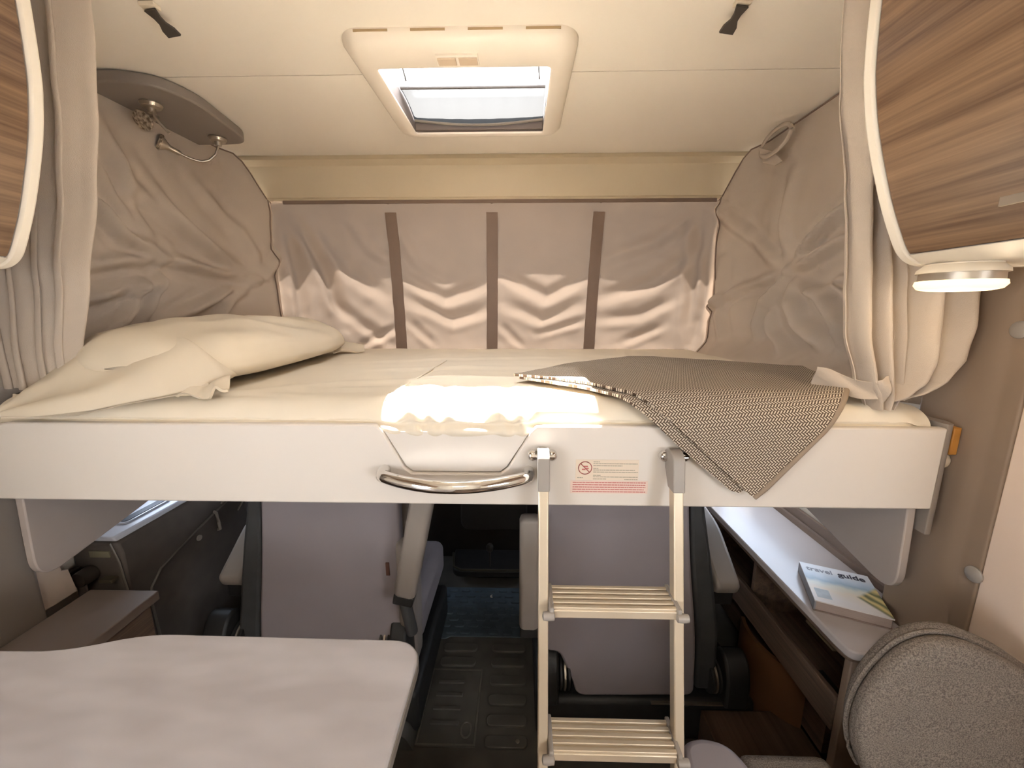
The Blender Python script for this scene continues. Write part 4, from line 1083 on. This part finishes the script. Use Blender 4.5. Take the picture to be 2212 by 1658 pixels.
for (px, py) in ((1063, 1287), (1118, 1602)):
    p = at(px, py, 'z', -0.133)
    o = obj('floor_stud', lathe([(0.011, -0.1395), (0.011, -0.133), (0.007, -0.129), (0.001, -0.1285)], (p.x, p.y, 0), 12), mat('worn_steel', (190, 184, 170), .3, metal=.7))
    tagp(o, 'small bright metal stud ' + ('on the studded rubber mat' if py < 1400 else 'on the black floor beside the ladder foot'), 'stud', 'bright floor studs')
o = obj('tunnel_trim', prism(rpoly([(-0.45, -0.139), (-0.352, -0.139), (-0.375, -0.09), (-0.40, -0.075), (-0.45, -0.075)], [0, 0, .02, .02, 0]), 'y', 1.05, 1.50), BLACKR)
tagp(o, 'black raised floor trim along the foot of the left seat', 'floor trim')

# ------------------------------------------------------------------ sideboard on the right with book
sb = empty('sideboard', (0.92, 1.3, 0.0), 'long low brown sideboard with pale top running beside the right seat', 'sideboard')
tpoly = rpoly([(0.770, 1.80), (0.770, 0.84), (0.775, 0.802), (0.90, 0.795), (0.960, 0.83), (0.960, 0.958), (1.055, 0.958), (1.055, 1.80)], [0, .08, .07, .03, 0, 0, 0, 0], 8)
obj('top_board', prism(tpoly, 'z', 0.492, 0.515), SBTOP, sb, 0.004, 2)
obj('edge_band', prism(rpoly([(0.776, 1.80), (0.776, 0.845), (0.78, 0.812), (0.90, 0.804), (0.955, 0.835), (0.955, 0.96), (1.05, 0.96), (1.05, 1.80)], [0, .08, .07, .03, 0, 0, 0, 0], 8), 'z', 0.478, 0.4915), WALN, sb, 0.002)
obj('end_post', bx(0.80, 0.94, 0.826, 0.846, 0.0, 0.4775), mat('tan_post_foil', (152, 130, 112), .5, var=.06), sb, 0.003)
obj('side_rail', bx(0.797, 0.813, 0.847, 1.80, 0.238, 0.338), WALN, sb, 0.003)
obj('shelf_board', bx(0.8135, 1.05, 0.96, 1.80, 0.238, 0.252), WALN, sb)
obj('back_board', bx(1.04, 1.055, 0.96, 1.80, 0.0, 0.4775), WALN, sb)
obj('divider', bx(0.815, 1.038, 1.235, 1.25, 0.253, 0.4775), WALN, sb, 0.001)
obj('divider', bx(0.815, 1.038, 1.62, 1.635, 0.253, 0.4775), WALN, sb, 0.001)
p = at(1716, 1342, 'x', 0.98)
obj('catch_strip', bx(0.90, 0.915, 0.99, 1.10, 0.335, 0.342), mat('pale_brass', (170, 150, 116), .35, metal=.4), sb, 0.001)
obj('shelf_clip', bx(0.86, 0.89, 0.93, 1.0, 0.253, 0.262), DARK, sb, 0.002)
obj('plinth', bx(0.90, 1.05, 0.97, 1.80, 0.0, 0.237), WALN, sb)
# groove rail along the wall above the sideboard
structure(obj('trim_3', prism([(1.02, 0.5155), (1.058, 0.5155), (1.058, 0.56), (1.046, 0.56), (1.04, 0.53), (1.028, 0.53)], 'y', 0.96, 1.8), mat('taupe_groove', (140, 122, 110), .5)))
structure(obj('trim_4', bx(1.044, 1.058, 0.957, 1.21, 0.5605, 0.86), mat('pinkish_cream_trim', (226, 208, 192), .5)))
# curved brown panel beside the right seat base
def cp(u, v):
    a = R(150 + 100 * u); return Vector((0.935 + 0.125 * math.cos(a), 1.20 + 0.16 * math.sin(a), -0.138 + 0.33 * v))
o = obj('curved_panel', grid(cp, 24, 4, 0.012), mat('amber_brown_foil', (120, 84, 54), .4, var=.1), smooth=60)
tagp(o, 'curved brown panel standing between the right seat base and the sideboard', 'panel')
o = obj('floor_step', bx(0.60, 0.895, 0.845, 1.095, -0.139, 0.0), FLOORW, bevel=0.004)
tagp(o, 'dark brown floor step behind the right cab seat base', 'step')
# book: a thick paperback lying on the top board
bk = empty('travel_guide_book', (0.88, 0.99, 0.516), 'thick paperback travel guide with landscape cover lying on the sideboard', 'book')
U = Vector((0.918, -0.398, 0)).normalized(); Vv = Vector((-U.y, U.x, 0)); W, H = 0.162, 0.178
c4 = Vector((0.889, 0.983, 0)) - U * W / 2 - Vv * H / 2
def bk_box(a0, a1, b0, b1, z0, z1):
    bm = BM(); o0 = c4.copy(); o0.z = 0
    P_ = [o0 + U * a + Vv * b_ for a, b_ in ((a0, b0), (a1, b0), (a1, b1), (a0, b1))]
    lo = [bm.verts.new((p.x, p.y, z0)) for p in P_]; hi = [bm.verts.new((p.x, p.y, z1)) for p in P_]
    bm.faces.new(lo[::-1]); top = bm.faces.new(hi)
    for k in range(4): bm.faces.new((lo[k], lo[(k + 1) % 4], hi[(k + 1) % 4], hi[k]))
    uvl = bm.loops.layers.uv.new('UVMap')
    for l, uv in zip(top.loops, ((0, 0), (1, 0), (1, 1), (0, 1))): l[uvl].uv = uv
    return bm
obj('page_block', bk_box(0.004, W - .003, 0.003, H - .003, 0.519, 0.5435), PAPER, bk)
obj('back_cover', bk_box(0, W, 0, H, 0.5155, 0.5185), mat('grey_back_cover', (150, 130, 122), .5), bk)
obj('spine', bk_box(0, 0.0035, 0, H, 0.519, 0.5435), mat('slate_spine', (140, 142, 150), .4), bk)
obj('front_cover', bk_box(0, W, 0, H, 0.544, 0.547), COVER, bk)
def text(st, a, b_, size, m, par, name, bold=0.0):
    cu = bpy.data.curves.new(name, 'FONT'); cu.body = st; cu.size = size; cu.extrude = 0.0003; cu.offset = bold
    tmp = bpy.data.objects.new(name, cu)
    me = bpy.data.meshes.new_from_object(tmp); bpy.data.objects.remove(tmp)
    me.materials.clear(); me.materials.append(m)
    t = bpy.data.objects.new(name, me); COL.objects.link(t); t.parent = par
    o0 = c4.copy(); o0.z = 0.5474
    t.location = o0 + U * a + Vv * b_ - par.location
    t.rotation_euler = (0, 0, math.atan2(U.y, U.x))
    return t
text('travel', W * .07, H * .80, H * .155, INKL, bk, 'title_lettering', 0.0003)
text('guide', W * .53, H * .80, H * .165, INK, bk, 'title_lettering', 0.0007)
obj('inset_picture', bk_box(W * .06, W * .26, H * .10, H * .32, 0.5471, 0.5474), mat('grey_blue_print', (186, 194, 198), .4, var=.15, vscale=60), bk)

# ------------------------------------------------------------------ bench on the right
bn = empty('bench', (0.7, 0.5, 0.0), 'speckled grey bench with tall rounded backrest in the near right corner', 'bench')
outl = [(0.955, 0.30), (0.70, 0.30), (0.665, 0.44), (0.625, 0.50), (0.607, 0.565), (0.612, 0.63), (0.635, 0.685), (0.672, 0.735), (0.715, 0.757), (0.77, 0.756), (0.85, 0.722), (0.92, 0.675), (0.955, 0.652)]
outl = rpoly(outl, [0, 0, .03] + [.03] * 9 + [0], 3)
outl = [(x, z - 0.022) for x, z in outl]
bm = prism(outl, 'y', 0.585, 0.617)
bmesh.ops.rotate(bm, verts=bm.verts[:], cent=Vector((0.8, 0.62, 0.45)), matrix=Matrix.Rotation(R(-2), 3, 'X'))
obj('backrest', bm, SPECK, bn, 0.012, 3, smooth=50)
bm = prism([(x + .012, z + .004) for x, z in outl], 'y', 0.6175, 0.645)
bmesh.ops.rotate(bm, verts=bm.verts[:], cent=Vector((0.8, 0.62, 0.45)), matrix=Matrix.Rotation(R(-2), 3, 'X'))
obj('backrest_shell', bm, SPECK, bn, 0.012, 3, smooth=50)
ob2 = [Vector((x, 0.617, z)) for x, z in outl if z > 0.45 and x < 0.95]
bm = tube(ob2, 0.004, 6); bmesh.ops.rotate(bm, verts=bm.verts[:], cent=Vector((0.8, 0.62, 0.45)), matrix=Matrix.Rotation(R(-2), 3, 'X'))
obj('piping', bm, SPECK, bn)
obj('seat_pad', bx(0.47, 0.66, 0.15, 0.703, 0.24, 0.362), SPECK, bn, 0.02, 3)
sp = rpoly([(0.345, 0.10), (0.475, 0.10), (0.485, 0.66), (0.46, 0.715), (0.40, 0.728), (0.355, 0.712), (0.342, 0.64)], [.02, .02, .05, .05, .05, .05, .05], 6)
obj('seat_bolster', prism(sp, 'z', 0.24, 0.368), SEATV, bn, 0.03, 4, smooth=60)
obj('bench_base', bx(0.36, 0.97, 0.16, 0.69, 0.0, 0.239), WALN, bn, 0.004)

# ------------------------------------------------------------------ table
tb_ = empty('dinette_table', (-0.55, 0.3, 0.0), 'greige laminate dinette table with rounded corner in the foreground', 'table')
tp = rpoly([(-0.168, -0.25), (-0.172, 0.602), (-0.68, 0.606), (-0.79, 0.566), (-1.20, 0.562), (-1.20, -0.25)], [.03, .055, .10, .10, 0, .02], 8)
obj('tabletop', prism(tp, 'z', 0.694, 0.72), TABLEM, tb_, 0.003, 2)
def offs(pts, d):
    c = Vector((-0.65, 0.2)); return [tuple(c + (Vector(p) - c) * (1 - d)) for p in pts]
obj('edge_band', prism([tuple(Vector(p)) for p in offs(tp, -0.004)], 'z', 0.697, 0.7145), TABLEE, tb_, 0.002)
obj('table_leg', lathe([(0.03, 0.02), (0.03, 0.69)], (-0.62, 0.15, 0), 20), SATIN, tb_)
obj('table_foot', lathe([(0.16, 0.0), (0.16, 0.012), (0.04, 0.025), (0.03, 0.03)], (-0.62, 0.15, 0), 28), SATIN, tb_)

# unseen fill lamp added behind the camera to brighten ceiling and bed
cl = empty('added_fill_lamp', (-0.145, -0.45, 1.99), 'added fill lamp hanging unseen over the living area', 'lamp')
obj('fill_lamp_mount', lathe([(0.05, 1.9985), (0.05, 1.985), (0.012, 1.98), (0.01, 1.90)], (-0.145, -0.45, 0), 24), SATIN, cl)
obj('fill_lamp_shade', lathe([(0.012, 1.90), (0.14, 1.885), (0.15, 1.88), (0.012, 1.893)], (-0.145, -0.45, 0), 32), PANE, cl)
light('added_fill_light', 'POINT', (-0.145, -0.45, 1.80), 5.5, (1.0, 0.93, 0.82), size=0.10)
